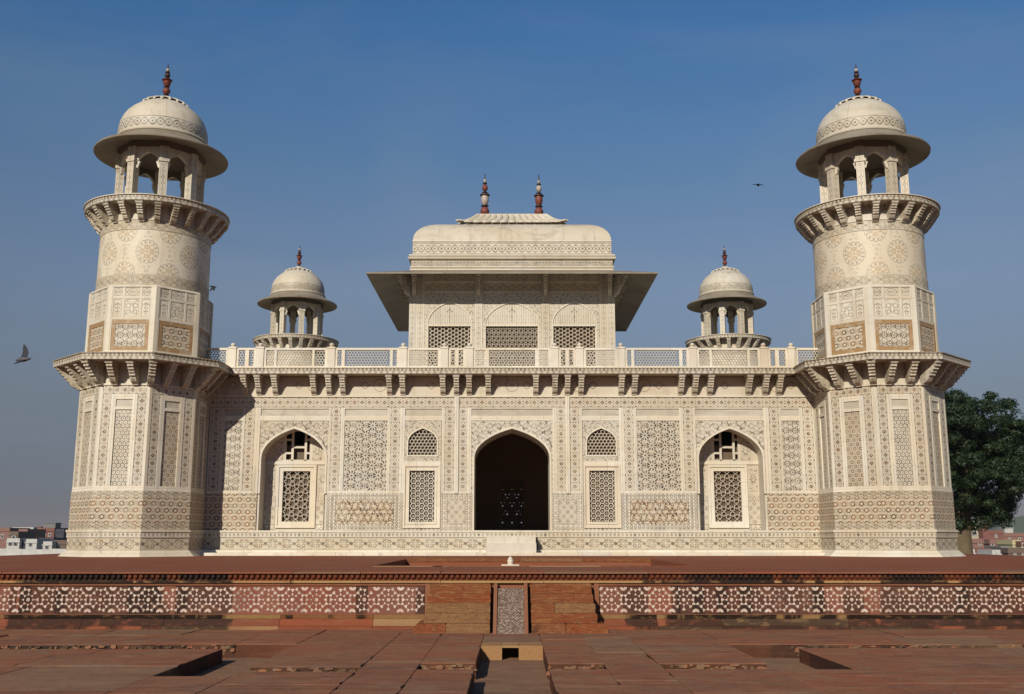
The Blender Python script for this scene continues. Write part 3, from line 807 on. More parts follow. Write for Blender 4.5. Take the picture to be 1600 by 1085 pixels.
# --- the platform
platform = MB()
HW = 14.8
pit = (-2.55, 3.35, 18.9, 25.2)
platform.box(-HW, pit[0], YP + 0.12, 70, PZ - 0.3, 0).box(pit[1], HW, YP + 0.12, 70, PZ - 0.3, 0).box(pit[0], pit[1], YP + 0.12, pit[2], PZ - 0.3, 0).box(pit[0], pit[1], pit[3], 70, PZ - 0.3, 0)
platform.box(pit[0], pit[1], pit[2], pit[3], PZ - 0.3, -0.22)
platform = platform.build('platform', 'top', kind='structure')
rp = random.Random(5)
x = -HW
while x < HW - 0.2:                                                      # projecting edge stones
    w = min(rp.uniform(1.0, 1.7), HW - x)
    if HW - x - w < 0.4: w = HW - x
    MB().cbox(x + 0.004, x + w - 0.004, YP - 0.075, YP + 0.55, -0.022, 0.004 + rp.uniform(-.003, .003), 0.006, 0, 0.003).build('edge_stone', 'top', platform)
    MB().box(x + 0.003, x + w - 0.003, YP - 0.03, YP + 0.13, -0.158, -0.126).build('moulding_stone', 'yellow', platform)
    x += w
x = -HW
while x < HW - 0.2:                                                      # lower mouldings
    w = min(rp.uniform(0.9, 1.9), HW - x)
    if HW - x - w < 0.4: w = HW - x
    if not (x > -1.25 and x + w < 1.2):
        MB().prism_x([(YP - 0.02, -0.677), (YP + .13, -0.677), (YP + .13, -0.622), (YP - 0.05, -0.622)][::-1], x + 0.003, x + w - 0.003).build('moulding_stone', 'yellow', platform)
        MB().prism_x([(YP + .13, -0.68), (YP - 0.035, -0.68), (YP - 0.085, -0.735), (YP - 0.09, -0.775), (YP + .13, -0.775)], x + 0.003, x + w - 0.003).build('base_moulding_stone', 'plinth', platform)
        MB().box(x + 0.003, x + w - 0.003, YP - 0.13, YP + .13, PZ - 0.05, -0.777).build('base_moulding_stone', 'plinth', platform)
    x += w
# carved petal band under the edge
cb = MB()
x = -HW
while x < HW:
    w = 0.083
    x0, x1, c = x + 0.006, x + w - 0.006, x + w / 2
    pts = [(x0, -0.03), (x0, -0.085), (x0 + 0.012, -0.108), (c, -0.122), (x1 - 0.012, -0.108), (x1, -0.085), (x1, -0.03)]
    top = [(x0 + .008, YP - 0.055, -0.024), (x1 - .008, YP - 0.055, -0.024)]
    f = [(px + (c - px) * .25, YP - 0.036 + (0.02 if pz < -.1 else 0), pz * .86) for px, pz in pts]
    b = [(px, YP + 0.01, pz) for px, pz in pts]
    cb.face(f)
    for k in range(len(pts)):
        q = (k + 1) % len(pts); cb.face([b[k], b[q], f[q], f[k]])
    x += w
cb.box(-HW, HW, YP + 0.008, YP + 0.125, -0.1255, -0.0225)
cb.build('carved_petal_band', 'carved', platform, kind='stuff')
# inlaid face: one stone per rosette, white pieces let into it
PITCH = 0.3585
def rosette(seed):
    rr = random.Random(seed)
    mb = MB(); y0, y1 = -0.004, 0.0
    def poly(pts):
        if rr.random() < .05: return
        j = rr.uniform(.90, 1.03); cx = sum(p[0] for p in pts) / len(pts); cz = sum(p[1] for p in pts) / len(pts)
        mb.prism_y([(cx + (x - cx) * j + rr.uniform(-.0015, .0015), cz + (z - cz) * j + rr.uniform(-.0015, .0015)) for x, z in pts], y0, y1, 0, False)
    def ngon(cx, cz, r, n, rot=0): poly([(cx + r * math.cos(rot + 2 * math.pi * k / n), cz + r * math.sin(rot + 2 * math.pi * k / n)) for k in range(n)])
    ngon(0, 0, 0.027, 12)
    P = lambda r, a: (r * math.cos(R(a)), r * math.sin(R(a)))
    for k in range(8):
        A = 45 * k
        poly([P(0.066, A - 17), P(0.066, A + 17), P(0.101, A)])
        poly([P(0.104, A), P(0.154, A - 11), P(0.158, A), P(0.154, A + 11)])
        B = A + 22.5
        poly([P(0.142, B - 1), P(0.150, B - 10), P(0.197, B + 1.5 * (1 if k % 2 else -1)), P(0.150, B + 10)])
    return mb
def half_fan(up):
    mb = MB(); s = -1 if up else 1; n = 8
    o = [(0.053 * math.cos(math.pi * k / n), s * 0.053 * math.sin(math.pi * k / n)) for k in range(n + 1)]
    i = [(0.013 * math.cos(math.pi * k / n), s * 0.013 * math.sin(math.pi * k / n)) for k in range(n, -1, -1)]
    mb.prism_y((o + i) if s > 0 else (o + i)[::-1], -0.004, 0, 0, False); return mb
inlay_meshes = []
for seed in range(7):
    ro_ = rosette(seed)
    for up in (True, False):
        h = half_fan(up); base = len(ro_.v); zc = 0.183 if up else -0.183
        ro_.v += [(vx - PITCH / 2, vy, vz + zc) for vx, vy, vz in h.v]
        ro_.f += [tuple(i + base for i in f) for f in h.f]; ro_.m += h.m; ro_.uv += h.uv
    inlay_meshes.append(ro_.mesh('white_inlay', 'white_inlay'))
stone_mesh = MB().box(-PITCH / 2 + .0012, PITCH / 2 - .0012, 0, 0.1, -0.206, 0.206).mesh('inlaid_stone', 'panel_red')
for s in (-1, 1):
    for k in range(26 if True else 0):
        xc = s * (1.30 + PITCH * (k + 0.52))
        st = link('inlaid_stone', stone_mesh, platform, (xc, YP + 0.022, -0.404))
        link('white_inlay', inlay_meshes[(k * 3 + (s > 0)) % 7], st, (0, -0.0005, 0))
fr = MB()
for s in (-1, 1):
    xa, xb = sorted((s * 1.30, s * HW))
    fr.box(xa, xb, YP, YP + .12, -0.198, -0.160); fr.box(xa, xb, YP, YP + .12, -0.620, -0.610)
    xc = s * (1.30 + PITCH * 26.05); xa, xb = sorted((xc, s * HW)); fr.box(xa, xb, YP + .02, YP + .12, -0.61, -0.2)
    xa, xb = sorted((s * 1.225, s * 1.298)); fr.box(xa, xb, YP - 0.01, YP + .12, -0.62, -0.16)
fr.box(-1.22, 1.22, YP + .03, YP + .12, PZ, -0.16)
fr.build('panel_frame', 'rail', platform)
# lip of the sunken tank on the platform
for x0, x1, y0, y1 in ((pit[0] - .02, 0.2, pit[3], pit[3] + .3), (0.2, 1.7, pit[3], pit[3] + .3), (1.7, pit[1], pit[3], pit[3] + .3)):
    MB().cbox(x0 + .01, x1 - .01, y0 - .02, y1, -0.06, 0.015, 0.008, 0, .004).build('rim_stone', 'step', platform)
for x0, x1 in ((-2.5, -1.1), (-1.1, 0.3), (0.3, 1.6), (1.6, 3.3)):
    MB().cbox(x0 + .01, x1 - .01, pit[2] - .25, pit[2], -0.06, 0.010, 0.008, 0, .006).build('rim_stone', 'yellow' if x0 in (-2.5, 0.3) else 'step', platform)

# --- flight of steps with the patterned water chute
steps = empty('staircase', (0, YP, PZ))
tag(steps, None, 'red sandstone steps in two flights either side of a scalloped water chute', 'steps')
rs = random.Random(3)
ztop = [-0.165, -0.305, -0.43, -0.56, -0.69]
for i, zt in enumerate(ztop):
    zb = ztop[i + 1] if i < 4 else PZ
    y = -0.16 - 0.165 * i
    for s in (-1, 1):
        half = 1.20 + 0.012 * i + (0.09 if i == 4 else 0)
        cuts = [0.29, half] if not (i == 4 or (i == 2 and s > 0)) else [0.29, 0.29 + (half - 0.29) * rs.uniform(.35, .6), half]
        for c0, c1 in zip(cuts, cuts[1:]):
            xa, xb = sorted((s * c0 - 0.02, s * c1 - 0.02))
            mb = MB().cbox(xa + .003, xb - .003, y + rs.uniform(-.006, .006), 0.02, zb - PZ - (0 if i < 4 else .02), zt - PZ, 0.014, 0, 0.006)
            if i == 4:   # flared lowest step
                mb.v = [(vx + (0.06 * s if abs(vx) > half - .1 and vz < 0.02 else 0), vy, vz) for vx, vy, vz in mb.v]
            mb.build('step', 'step', steps)
for s in (-1, 1):
    xc = -0.02 + s * 0.222
    MB().prism_x([(-0.93, 0), (0.0, 0.0), (0.0, 0.655), (-0.10, 0.655)][::-1], xc - 0.026, xc + 0.026).build('chute_rail', 'rail', steps)
ch = MB(); n = 34; sl = (-0.06 + 0.80) / n
for j in range(n):          # overlapping scallops down the slope
    t0 = j / n; y = -0.86 + 0.74 * t0; z = 0.02 + 0.57 * t0
    for k in range(9):
        w = 0.39 / 9; x0 = -0.215 + k * w + (w / 2 if j % 2 else 0) - (w / 4); c = x0 + w / 2
        x0 = max(x0, -0.216); x1 = min(c + w / 2, 0.176)
        d = 0.014
        ch.face([(x0, y, z + .004), (c, y - d * .6, z + d * 1.0 - .004), (x1, y, z + .004), (x1, y + .03, z + .012), (x0, y + .03, z + .012)])
        ch.face([(x0, y, z + .004), (c, y - d * .6, z - .012), (c, y - d * .6, z + d - .004)]); ch.face([(x1, y, z + .004), (c, y - d * .6, z + d - .004), (c, y - d * .6, z - .012)])
ch.prism_x([(-0.88, 0), (0.02, 0.0), (0.02, 0.58), (-0.12, 0.58)][::-1], -0.216, 0.176)
m, p = new_mat('wet_scalloped_stone')
MAT['chute'] = finish(m, p, mixc(ramp(noise(pos(), 30, 2), .45, .6), (0.13, 0.085, 0.062), (0.30, 0.22, 0.17)), 0.4, noise(pos(), 40, 3), .4, .01, .5)
ch.build('scalloped_chute', 'chute', steps)

# --- small white stone finial standing at the tank's edge
pot = empty('stone_finial', (-0.03, 18.78, 0.012)); pot.scale = (.8, .8, .8)
tag(pot, None, 'small white marble knob on a flat slab at the platform tank edge, before the door', 'ornament')
MB().cbox(-0.20, 0.20, -0.10, 0.12, 0, 0.03, 0.006).build('base', 'marble_bright', pot)
MB().lathe([(0.001, 0.03), (0.062, 0.03), (0.058, 0.05), (0.066, 0.075), (0.07, 0.115), (0.058, 0.135), (0.05, 0.14), (0.055, 0.15), (0.045, 0.17), (0.022, 0.185), (0.014, 0.2), (0.001, 0.215)], 20).build('knob', 'marble_bright', pot, 40)

# ================================================================== THE MAUSOLEUM
tomb = empty('mausoleum', (0, 40.4, 0))
tag(tomb, None, 'white inlaid marble mausoleum with four corner towers and a curved-roof rooftop pavilion', 'mausoleum')
TM = Matrix.Translation((0, -40.4, 0))
def part(mb, name, mats, parent, smooth=None, origin=None, **k):
    """mesh given in scene metres, hung under a part of the tomb"""
    mb.xform(TM); return mb.build(name, mats, parent, smooth, **k)
YW = 30.70
wall = empty('front_wall', (0, 0, 0), tomb)

# ---- hollow body: outer shell, floor, roof, dark rooms inside
NICHE = [-6.54, 6.54]
holes = []
for cx in NICHE: holes.append((cx - 0.975, cx + 0.975, 0.69, 3.80))
holes.append((-1.135, 1.135, 0.62, 3.80))
for s in (-1, 1):
    xa, xb = sorted((s * 3.07, s * 2.30)); holes += [(xa, xb, 0.95, 2.51), (min(s * 3.12, s * 2.26), max(s * 3.12, s * 2.26), 2.95, 3.80)]
core = with_holes(MB(), -9.4, 9.4, 0.0, 5.30, holes, YW + 0.06, YW + 0.36)
part(core, 'wall_core', 'marble', wall)
shell = MB()
shell.box(-9.4, -9.1, YW + .36, 50.4, 0, 5.3).box(9.1, 9.4, YW + .36, 50.4, 0, 5.3).box(-9.4, -.6, 50.4, 50.7, 0, 5.3).box(.6, 9.4, 50.4, 50.7, 0, 5.3).box(-.6, .6, 50.4, 50.7, 2.9, 5.3).box(-9.4, 9.4, YW + .06, 50.7, 5.3, 5.48)
part(shell, 'outer_wall', 'marble', tomb)
room = MB()
room.box(-9.1, 9.1, YW + .36, 50.4, 0.5, 0.66)
room.box(-4.7, -4.5, YW + .36, 50.4, .66, 5.3).box(4.5, 4.7, YW + .36, 50.4, .66, 5.3)
with_holes(room, -4.5, 4.5, .66, 5.3, [(-0.42, 0.42, .66, 2.6)], 38.0, 38.4)
part(room, 'inner_room', 'interior', tomb)
idoor = MB(); frame_rect(idoor, -0.62, 0.62, 0.66, 2.85, 0.2, 37.9, 38.0)
part(idoor, 'inner_door_frame', 'interior', tomb)
ij = jali(MB(), -0.42, 0.42, 0.7, 2.6, 0.17, 0.062, 38.2, 38.25)
part(ij, 'inner_screen', 'interior', tomb)
part(jali(MB(), -.62, .62, .6, 2.95, .155, .052, 50.45, 50.5), 'added_rear_screen', 'interior', tomb)  # extra pierced screen added at the back to dim light behind the inner door

# ---- the face: bands, frames and recessed panels
def stone(name, mats, x0, x1, z0, z1, y0=YW, y1=YW + .06, both=True, parent=None, smooth=None):
    for s in ((-1, 1) if both else (1,)):
        xa, xb = sorted((s * x0, s * x1))
        mb = MB().centre((xa + xb) / 2, y0, (z0 + z1) / 2).box(xa, xb, y0, y1, z0, z1)
        part(mb, name, mats, parent or wall)
B0, B1 = 1.89, 4.37
# level band along the top, broken at the pilasters
stone('inlay_band', 'band_h', 9.12, 1.735, 4.375, 4.68, YW + .008)
stone('inlay_band', 'band_h', -1.60, 1.60, 4.375, 4.68, YW + .008, both=False)
stone('frame_strip', 'marble_bright', 9.12, 1.735, 4.683, 4.745, YW - .03)
stone('frame_strip', 'marble_bright', -1.60, 1.60, 4.683, 4.745, YW - .03, both=False)
stone('pilaster', 'marble_bright', 1.732, 1.603, 1.80, 4.745, YW - .035)
for x0, x1 in ((9.09, 8.71), (8.04, 7.73), (5.44, 5.15), (3.65, 3.37), (2.02, 1.735), (1.60, 1.34)):
    stone('inlay_band', 'band_v', x0, x1, B0, B1 + .002, YW + .008)
for x0, x1 in ((8.71, 8.65), (8.10, 8.04), (7.73, 7.57), (5.51, 5.44), (5.15, 5.035), (3.745, 3.65), (3.37, 3.22), (2.11, 2.02), (1.34, 1.22)):
    stone('frame_strip', 'marble_bright', x0, x1, 1.80 if x0 not in (7.73, 5.51) else 1.80, B1, YW)
for x0, x1 in ((9.09, 8.71), (8.65, 8.10), (8.04, 7.73), (5.44, 5.15), (5.035, 3.745), (3.65, 3.37), (2.02, 1.735), (1.60, 1.34)):
    stone('frame_strip', 'marble_bright', x0, x1, 1.80, 1.888, YW + .002)
for x0, x1 in ((8.65, 8.10), (7.57, 5.51), (5.035, 3.745), (3.22, 2.11), (-1.22, 1.22)):
    both = x0 > 0
    stone('frame_strip', 'marble_bright', x0, x1, 4.335, B1, YW + .002, both=both)
    stone('header_panel', 'header', x0, x1, 4.12, 4.333, YW + .035, both=both)
    stone('frame_strip', 'marble_bright', x0, x1, 3.975, 4.118, YW + .002, both=both)
stone('inlay_panel', 'star_small', 8.65, 8.10, 1.89, 3.973, YW + .03)
stone('inlay_panel', 'star', 5.035, 3.745, 1.89, 3.973, YW + .03)
# niches
for cx in NICHE:
    sp = arch_panel(MB().centre(cx, YW, 3.2), cx - 1.03, cx + 1.03, 1.80, 3.972, cx, 0.96, 2.85, 3.74, YW + .02, YW + .06)
    part(sp, 'arch_spandrel', 'spandrel', wall)
    rim = arch_rim(MB(), cx, 0.955, 1.80, 2.85, 3.735, 0.055, YW - .005, YW + .05)
    part(rim, 'arch_rim', 'marble_bright', wall)
    rv = MB()
    q = [(cx + 0.96, .70)] + arch_pts(cx, 0.96, 2.85, 3.74) + [(cx - 0.96, .70)]
    for a, b in zip(q, q[1:]): rv.face([(a[0], YW + .02, a[1]), (a[0], YW + .645, a[1]), (b[0], YW + .645, b[1]), (b[0], YW + .02, b[1])])
    rv.face([(cx - .96, YW + .02, .702), (cx + .96, YW + .02, .702), (cx + .96, YW + .645, .702), (cx - .96, YW + .645, .702)])
    part(rv, 'niche_reveal', 'marble', wall)
    yb = YW + .63
    with_ = [(cx - .41, cx + .41, .98, 2.50), (cx - .42, cx + .42, 2.82, 3.72)]
    nb = with_holes(MB(), cx - 1.0, cx + 1.0, .60, 3.9, with_, yb, yb + .1)
    part(nb, 'niche_back', 'marble', wall)
    fr = MB(); frame_rect(fr, cx - .60, cx + .60, .80, 2.69, .07, yb - .06, yb); frame_rect(fr, cx - .53, cx + .53, .87, 2.62, .12, yb - .03, yb)
    part(fr, 'window_frame', 'marble_bright', wall)
    part(MB().box(cx - .96, cx + .96, yb - .04, yb, 2.70, 2.80), 'frame_strip', 'marble_bright', wall)
    j = jali(MB(), cx - .41, cx + .41, .98, 2.50,   .262, .0165, yb + .02, yb + .06, 'star')
    part(j, 'jali_screen', 'jali', wall)
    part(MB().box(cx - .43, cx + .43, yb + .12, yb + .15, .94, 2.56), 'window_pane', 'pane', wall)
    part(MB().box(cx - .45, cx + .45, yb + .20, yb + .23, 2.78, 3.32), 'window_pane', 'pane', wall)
    for s in (-1, 1):
        xa, xb = sorted((cx + s * .62, cx + s * .955))
        part(MB().centre((xa + xb) / 2, 0, 1.25).box(xa, xb, yb - .02, yb, .72, 1.76), 'inlay_panel', 'square', wall)
        part(MB().centre((xa + xb) / 2, 0, 2.25).box(xa + .06, xb - .05, yb - .015, yb, 1.9, 2.62), 'inlay_panel', 'spandrel_p', wall)
        xa, xb = sorted((cx + s * .46, cx + s * .72))
        part(MB().centre((xa + xb) / 2, 0, 3.1).box(xa, xb, yb - .015, yb, 2.84, 3.46), 'inlay_panel', 'spandrel_p', wall)
    gr = MB()
    for x0, x1, z0, z1 in ((-.42, -.36, 2.82, 3.72), (.36, .42, 2.82, 3.72), (-.20, -.13, 2.82, 3.72), (.20, .27, 2.82, 3.72), (-.36, -.20, 3.02, 3.08), (.27, .36, 3.02, 3.08), (-.13, .20, 3.20, 3.26),
                           (-.36, -.20, 3.43, 3.49), (.27, .36, 3.43, 3.49), (-.36, .36, 2.82, 2.85)):
        gr.box(cx + x0, cx + x1, yb + .01, yb + .08, z0, z1)
    part(gr, 'window_grid', 'marble', wall)
# main doorway
sp = arch_panel(MB().centre(0, YW, 3.2), -1.22, 1.22, 1.80, 3.972, 0, 1.13, 2.85, 3.74, YW + .02, YW + .06)
part(sp, 'arch_spandrel', 'spandrel', wall)
part(arch_rim(MB(), 0, 1.125, 0.68, 2.85, 3.735, 0.055, YW - .005, YW + .05), 'arch_rim', 'marble_bright', wall)
rv = MB(); q = [(1.13, .66)] + arch_pts(0, 1.13, 2.85, 3.74) + [(-1.13, .66)]
for a, b in zip(q, q[1:]): rv.face([(a[0], YW + .02, a[1]), (a[0], YW + 1.5, a[1]), (b[0], YW + 1.5, b[1]), (b[0], YW + .02, b[1])])
for a, b in zip(q[1:], q[2:-1]): rv.face([(a[0], YW + .37, a[1]), (a[0], YW + .37, 3.82), (b[0], YW + .37, 3.82), (b[0], YW + .37, b[1])])
part(rv, 'door_reveal', 'marble', wall)
# window bays
for s in (-1, 1):
    cx = s * 2.68
    up = arch_panel(MB().centre(cx, YW, 3.35), cx - .555, cx + .555, 2.94, 3.972, cx, .435, 3.33, 3.74, YW + .02, YW + .06); up.box(cx - .555, cx + .555, YW + .02, YW + .06, 2.76, 2.94)
    part(up, 'arch_spandrel', 'spandrel_p', wall)
    part(arch_rim(MB(), cx, .432, 2.94, 3.33, 3.74, .035, YW - .002, YW + .05), 'arch_rim', 'marble_bright', wall)
    part(MB().box(cx - .467, cx + .467, YW - .002, YW + .05, 2.895, 2.94), 'frame_strip', 'marble_bright', wall)
    part(jali(MB(), cx - .44, cx + .44, 2.93, 3.78,   .108, .0105, YW + .065, YW + .10), 'jali_screen', 'jali', wall)
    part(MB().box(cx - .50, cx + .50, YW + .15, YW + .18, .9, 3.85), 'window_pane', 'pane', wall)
    part(MB().box(cx - .555, cx + .555, YW + .002, YW + .06, 2.66, 2.758), 'frame_strip', 'marble_bright', wall)
    fr = MB(); frame_rect(fr, cx - .555, cx + .555, .79, 2.658, .06, YW - .02, YW + .06); frame_rect(fr, cx - .495, cx + .495, .85, 2.598, .05, YW + .02, YW + .06); frame_rect(fr, cx - .445, cx + .445, .90, 2.548, .07, YW, YW + .06)
    part(fr, 'window_frame', 'marble_bright', wall)
    part(jali(MB(), cx - .40, cx + .40, .94, 2.53, .147, .0150, YW + .065, YW + .10, 'hexv'), 'jali_screen', 'jali', wall)
    stone('inlay_band', 'teeth', cx - .555, cx + .555, .725, .788, YW + .02, both=False)
# dado
stone('dado_panel', 'dado', 9.12, 7.58, .725, 1.798, YW + .012)
stone('dado_panel', 'key', 5.50, 3.245, .725, 1.798, YW + .012)
stone('dado_panel', 'square', 2.115, 1.19, .725, 1.798, YW + .012)
# foot of the wall
for x0, x1 in ((9.12, 0.76),):
    stone('inlay_band', 'teeth', x0, x1, .525, .66, YW - .06, YW + .06)
    stone('frame_strip', 'marble_bright', x0, x1, .662, .722, YW - .085, YW + .06)
    stone('inlay_band', 'scroll', x0, x1, .165, .52, YW - .04, YW + .06)
stone('inlay_band', 'teeth', -.76, .76, .525, .66, YW - .06, YW + .06, both=False)
stone('frame_strip', 'marble_bright', -.76, .76, .662, .722, YW - .085, YW + .06, both=False)
rb = random.Random(8)
for lo, hi, za, zb, yf in ((-9.1, 9.1, 0.0, .085, 29.95), (-9.1, 9.1, .085, .162, 30.45)):
    x = lo
    while x < hi - .1:
        w = min(rb.uniform(1.2, 2.2), hi - x)
        if hi - x - w < .5: w = hi - x
        part(MB().cbox(x + .003, x + w - .003, yf + rb.uniform(-.004, .004), YW + .06, za, zb, .012), 'base_step', 'marble_bright', wall)
        x += w
part(MB().cbox(-.755, .70, 30.02, YW - .03, .086, .36, .008), 'door_step', 'marble', wall)
part(MB().cbox(-.74, .685, 30.10, YW - .03, .361, .57, .008), 'door_step', 'marble', wall)
# frieze, corbels and cornice
x_cuts = [-9.3, 9.3]
part(MB().centre(0, YW, 5.05).box(-9.3, 9.3, YW + .02, YW + .06, 4.748, 5.30), 'frieze', 'frieze', wall)
br = bracket_mesh('bracket', 0.51, 0.58, 0.155)
for x in (8.05, 7.63, 7.13, 5.97, 5.51, 5.09, 3.69, 3.29, 2.08, 1.67, 1.29, .715):
    for s in (-1, 1):
        link('bracket', br, wall, (s * x, YW + .01 - 40.4, 5.325))
x = -9.3; rb = random.Random(4)
while x < 9.3:
    w = min(rb.uniform(1.1, 1.9), 9.3 - x)
    if 9.3 - x - w < .5: w = 9.3 - x
    part(MB().centre(0, 0, 5.41).box(x + .002, x + w - .002, YW - .55, YW + .3, 5.325, 5.485), 'cornice_stone', 'cornice', wall)
    part(MB().box(x + .002, x + w - .002, YW - .575, YW + .3, 5.487, 5.513), 'cornice_cap', 'marble', wall)
    x += w

# ---- parapet of pierced screens
para = empty('parapet', (0, 0, 0), tomb)
YB = 30.33
posts = [9.3, 8.40, 7.57, 5.43, 3.27, 2.03, 1.28]
pm = MB().box(-.115, .115, -.08, .08, 0, .64); pm.box(-.13, .13, -.095, .095, .59, .625)
pm.lathe([(.07, .64), (.075, .655), (.05, .67), (.075, .70), (.07, .74), (.03, .765), (.001, .775)], 14)
pmesh = pm.mesh('post', 'marble_pale')
for x in posts[1:]:
    for s in (-1, 1): link('post', pmesh, para, (s * x, YB - 40.4, 5.513))
JM = {}
def screen(x0, x1):
    part(jali(MB(), x0, x1, 5.565, 6.075, .088, .0115, YB - .02, YB + .02), 'jali_screen', 'jali_b', para)
def bay(x0, x1, stiles):
    part(MB().box(x0, x1, YB - .05, YB + .05, 6.06, 6.125), 'rail', 'marble_bright', para)
    part(MB().box(x0, x1, YB - .05, YB + .05, 5.513, 5.575), 'rail', 'marble_bright', para)
    e = [x0] + [q for st in stiles for q in st] + [x1]
    for q0, q1 in ((x0, x0 + .075), (x1 - .075, x1)): part(MB().box(q0, q1, YB - .045, YB + .045, 5.575, 6.06), 'stile', 'marble_bright', para)
    for a, b in stiles: part(MB().box(a, b, YB - .045, YB + .045, 5.575, 6.06), 'stile', 'marble_bright', para)
    for a, b in zip(e[::2], e[1::2]): screen(a + .03, b - .03)
h = .115
for s in (-1, 1):
    def B(xa, xb, st=()):
        xs = sorted((s * xa, s * xb)); bay(xs[0] + h * (abs(xs[0]) < 9.2), xs[1] - h * (abs(xs[1]) < 9.2), sorted(tuple(sorted((s * a, s * b))) for a, b in st))
    B(9.3, 8.40); B(8.40, 7.57, [(8.02, 7.90)]); B(7.57, 5.43, [(7.14, 7.06), (6.0, 5.93)]); B(5.43, 3.27, [(5.12, 5.02), (3.67, 3.58)]); B(3.27, 2.03); B(2.03, 1.28, [(1.71, 1.60)])
bay(-1.28 + h, 1.28 - h, [(-.80, -.69), (.69, .80)])

# ---- corner towers
T225 = math.tan(R(22.5))
MESH = {}
def face_stone(key, mats, x0, x1, z0, z1, a, d=.06):
    if key not in MESH:
        MESH[key] = MB().centre((x0 + x1) / 2, 0, (z0 + z1) / 2).box(x0, x1, -a, -a + d, z0, z1).mesh(key.rsplit(':')[0], mats)
    return MESH[key]
tb_low = bracket_mesh('bracket', 0.64, 0.64, 0.165)
tb_ver = bracket_mesh('bracket', 0.70, 0.64, 0.18)
tb_up = bracket_mesh('bracket', 0.46, 0.52, 0.16)
colm = MB()
colm.centre(0, 0, 10.8).box(-.118, .118, -.118, .118, 10.30, 11.40).box(-.135, .135, -.135, .135, 10.172, 10.30).box(-.12, .12, -.12, .12, 11.40, 11.47).box(-.15, .15, -.15, .15, 11.47, 11.56).box(-.125, .125, -.125, .125, 11.56, 11.95)
MESH['column'] = colm.mesh('column', 'chain')
ca = MB(); hw = 0.36
arch_panel(ca, -.41, .41, 11.42, 11.95, 0, .30, 11.46, 11.80, -1.17 * math.cos(R(22.5)) - .06, -1.17 * math.cos(R(22.5)) + .06)
for s in (-1, 1): ca.prism_y([(s * .30, 11.30), (s * .41, 11.30), (s * .41, 11.5), (s * .24, 11.5)][::s], -1.081 - .05, -1.081 + .05)
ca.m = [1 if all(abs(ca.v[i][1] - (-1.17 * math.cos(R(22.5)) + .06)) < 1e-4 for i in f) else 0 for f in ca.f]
MESH['arch'] = ca.mesh('kiosk_arch', ['marble', 'shade_dark'])
MESH['slab'] = MB().octo(2.38, 2.38, 5.325, 5.487, zc=5.41).octo(2.41, 2.41, 5.489, 5.515).mesh('balcony_slab', 'cornice')
MESH['shaft'] = MB().octo(1.62, 1.62, 1.7, 5.33).octo(1.57, 1.57, 5.5, 7.56).mesh('shaft', 'marble')
MESH['foot'] = MB().octo(1.90, 1.73, 0.0, .165).mesh('flared_foot', 'marble_bright')
MESH['d0'] = MB().octo(1.71, 1.71, .165, .515).mesh('inlay_band', 'scroll')
MESH['d1'] = MB().octo(1.735, 1.735, .515, .665).mesh('inlay_band', 'teeth')
MESH['d2'] = MB().octo(1.76, 1.76, .665, .725).mesh('moulding', 'marble_bright')
MESH['d3'] = MB().octo(1.70, 1.70, .725, .895).mesh('inlay_band', 'scroll_s')
MESH['d4'] = MB().octo(1.70, 1.70, .895, 1.615).mesh('dado_band', 'dado')
MESH['d5'] = MB().octo(1.70, 1.70, 1.615, 1.785).mesh('inlay_band', 'scroll_s')
MESH['d6'] = MB().octo(1.685, 1.685, 1.785, 1.915).mesh('moulding', 'marble_bright')
MESH['capm'] = MB().octo(1.70, 1.70, 4.70, 4.745).mesh('moulding', 'marble_bright')
MESH['u0'] = MB().octo(1.64, 1.64, 5.515, 5.70).mesh('moulding', 'marble_bright')
MESH['u1'] = MB().octo(1.64, 1.60, 7.545, 7.60).mesh('moulding', 'marble_bright')
def L(prof, **k): return MB().lathe(prof, **k)
MESH['b0'] = L([(1.61, 7.58), (1.61, 7.94)], n=64, uvr=1.6, zc=7.765).mesh('inlay_band', 'scroll_m', 40)
MESH['drum'] = L([(1.60, 7.94), (1.595, 8.6), (1.59, 9.26)], n=64, uvr=1.6).mesh('drum', 'medal', 40)
MESH['b1'] = L([(1.60, 9.26), (1.60, 9.54)], n=64, uvr=1.6, zc=9.40).mesh('inlay_band', 'scroll_m', 40)
MESH['b2'] = L([(1.62, 9.54), (1.62, 9.57), (1.59, 9.58), (1.59, 10.03)], n=64, uvr=1.6, zc=9.8).mesh('upper_frieze', 'frieze', 40)
MESH['ring'] = L([(1.5, 9.99), (2.07, 9.99), (2.08, 10.0), (2.08, 10.145)], n=64, uvr=2.08, zc=10.075).mesh('balcony_slab', 'cornice', 40)
MESH['rcap'] = L([(2.08, 10.147), (2.115, 10.147), (2.115, 10.172), (0.001, 10.172)], n=64).mesh('balcony_floor', 'marble', 40)
MESH['beam'] = MB().octo(1.20, 1.20, 11.95, 12.20).mesh('beam', 'shade_dark')
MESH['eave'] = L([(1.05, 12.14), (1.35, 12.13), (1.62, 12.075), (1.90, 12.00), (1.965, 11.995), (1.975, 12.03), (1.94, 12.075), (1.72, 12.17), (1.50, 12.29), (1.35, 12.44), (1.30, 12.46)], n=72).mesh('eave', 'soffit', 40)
MESH['dring'] = L([(1.30, 12.43), (1.37, 12.45), (1.385, 12.49), (1.36, 12.525), (1.30, 12.53)], n=64).mesh('moulding', 'marble', 40)
MESH['dband'] = L([(1.305, 12.52), (1.325, 12.66), (1.325, 12.78), (1.31, 12.88)], n=64, uvr=1.32).mesh('dome_band', 'dome_band', 40)
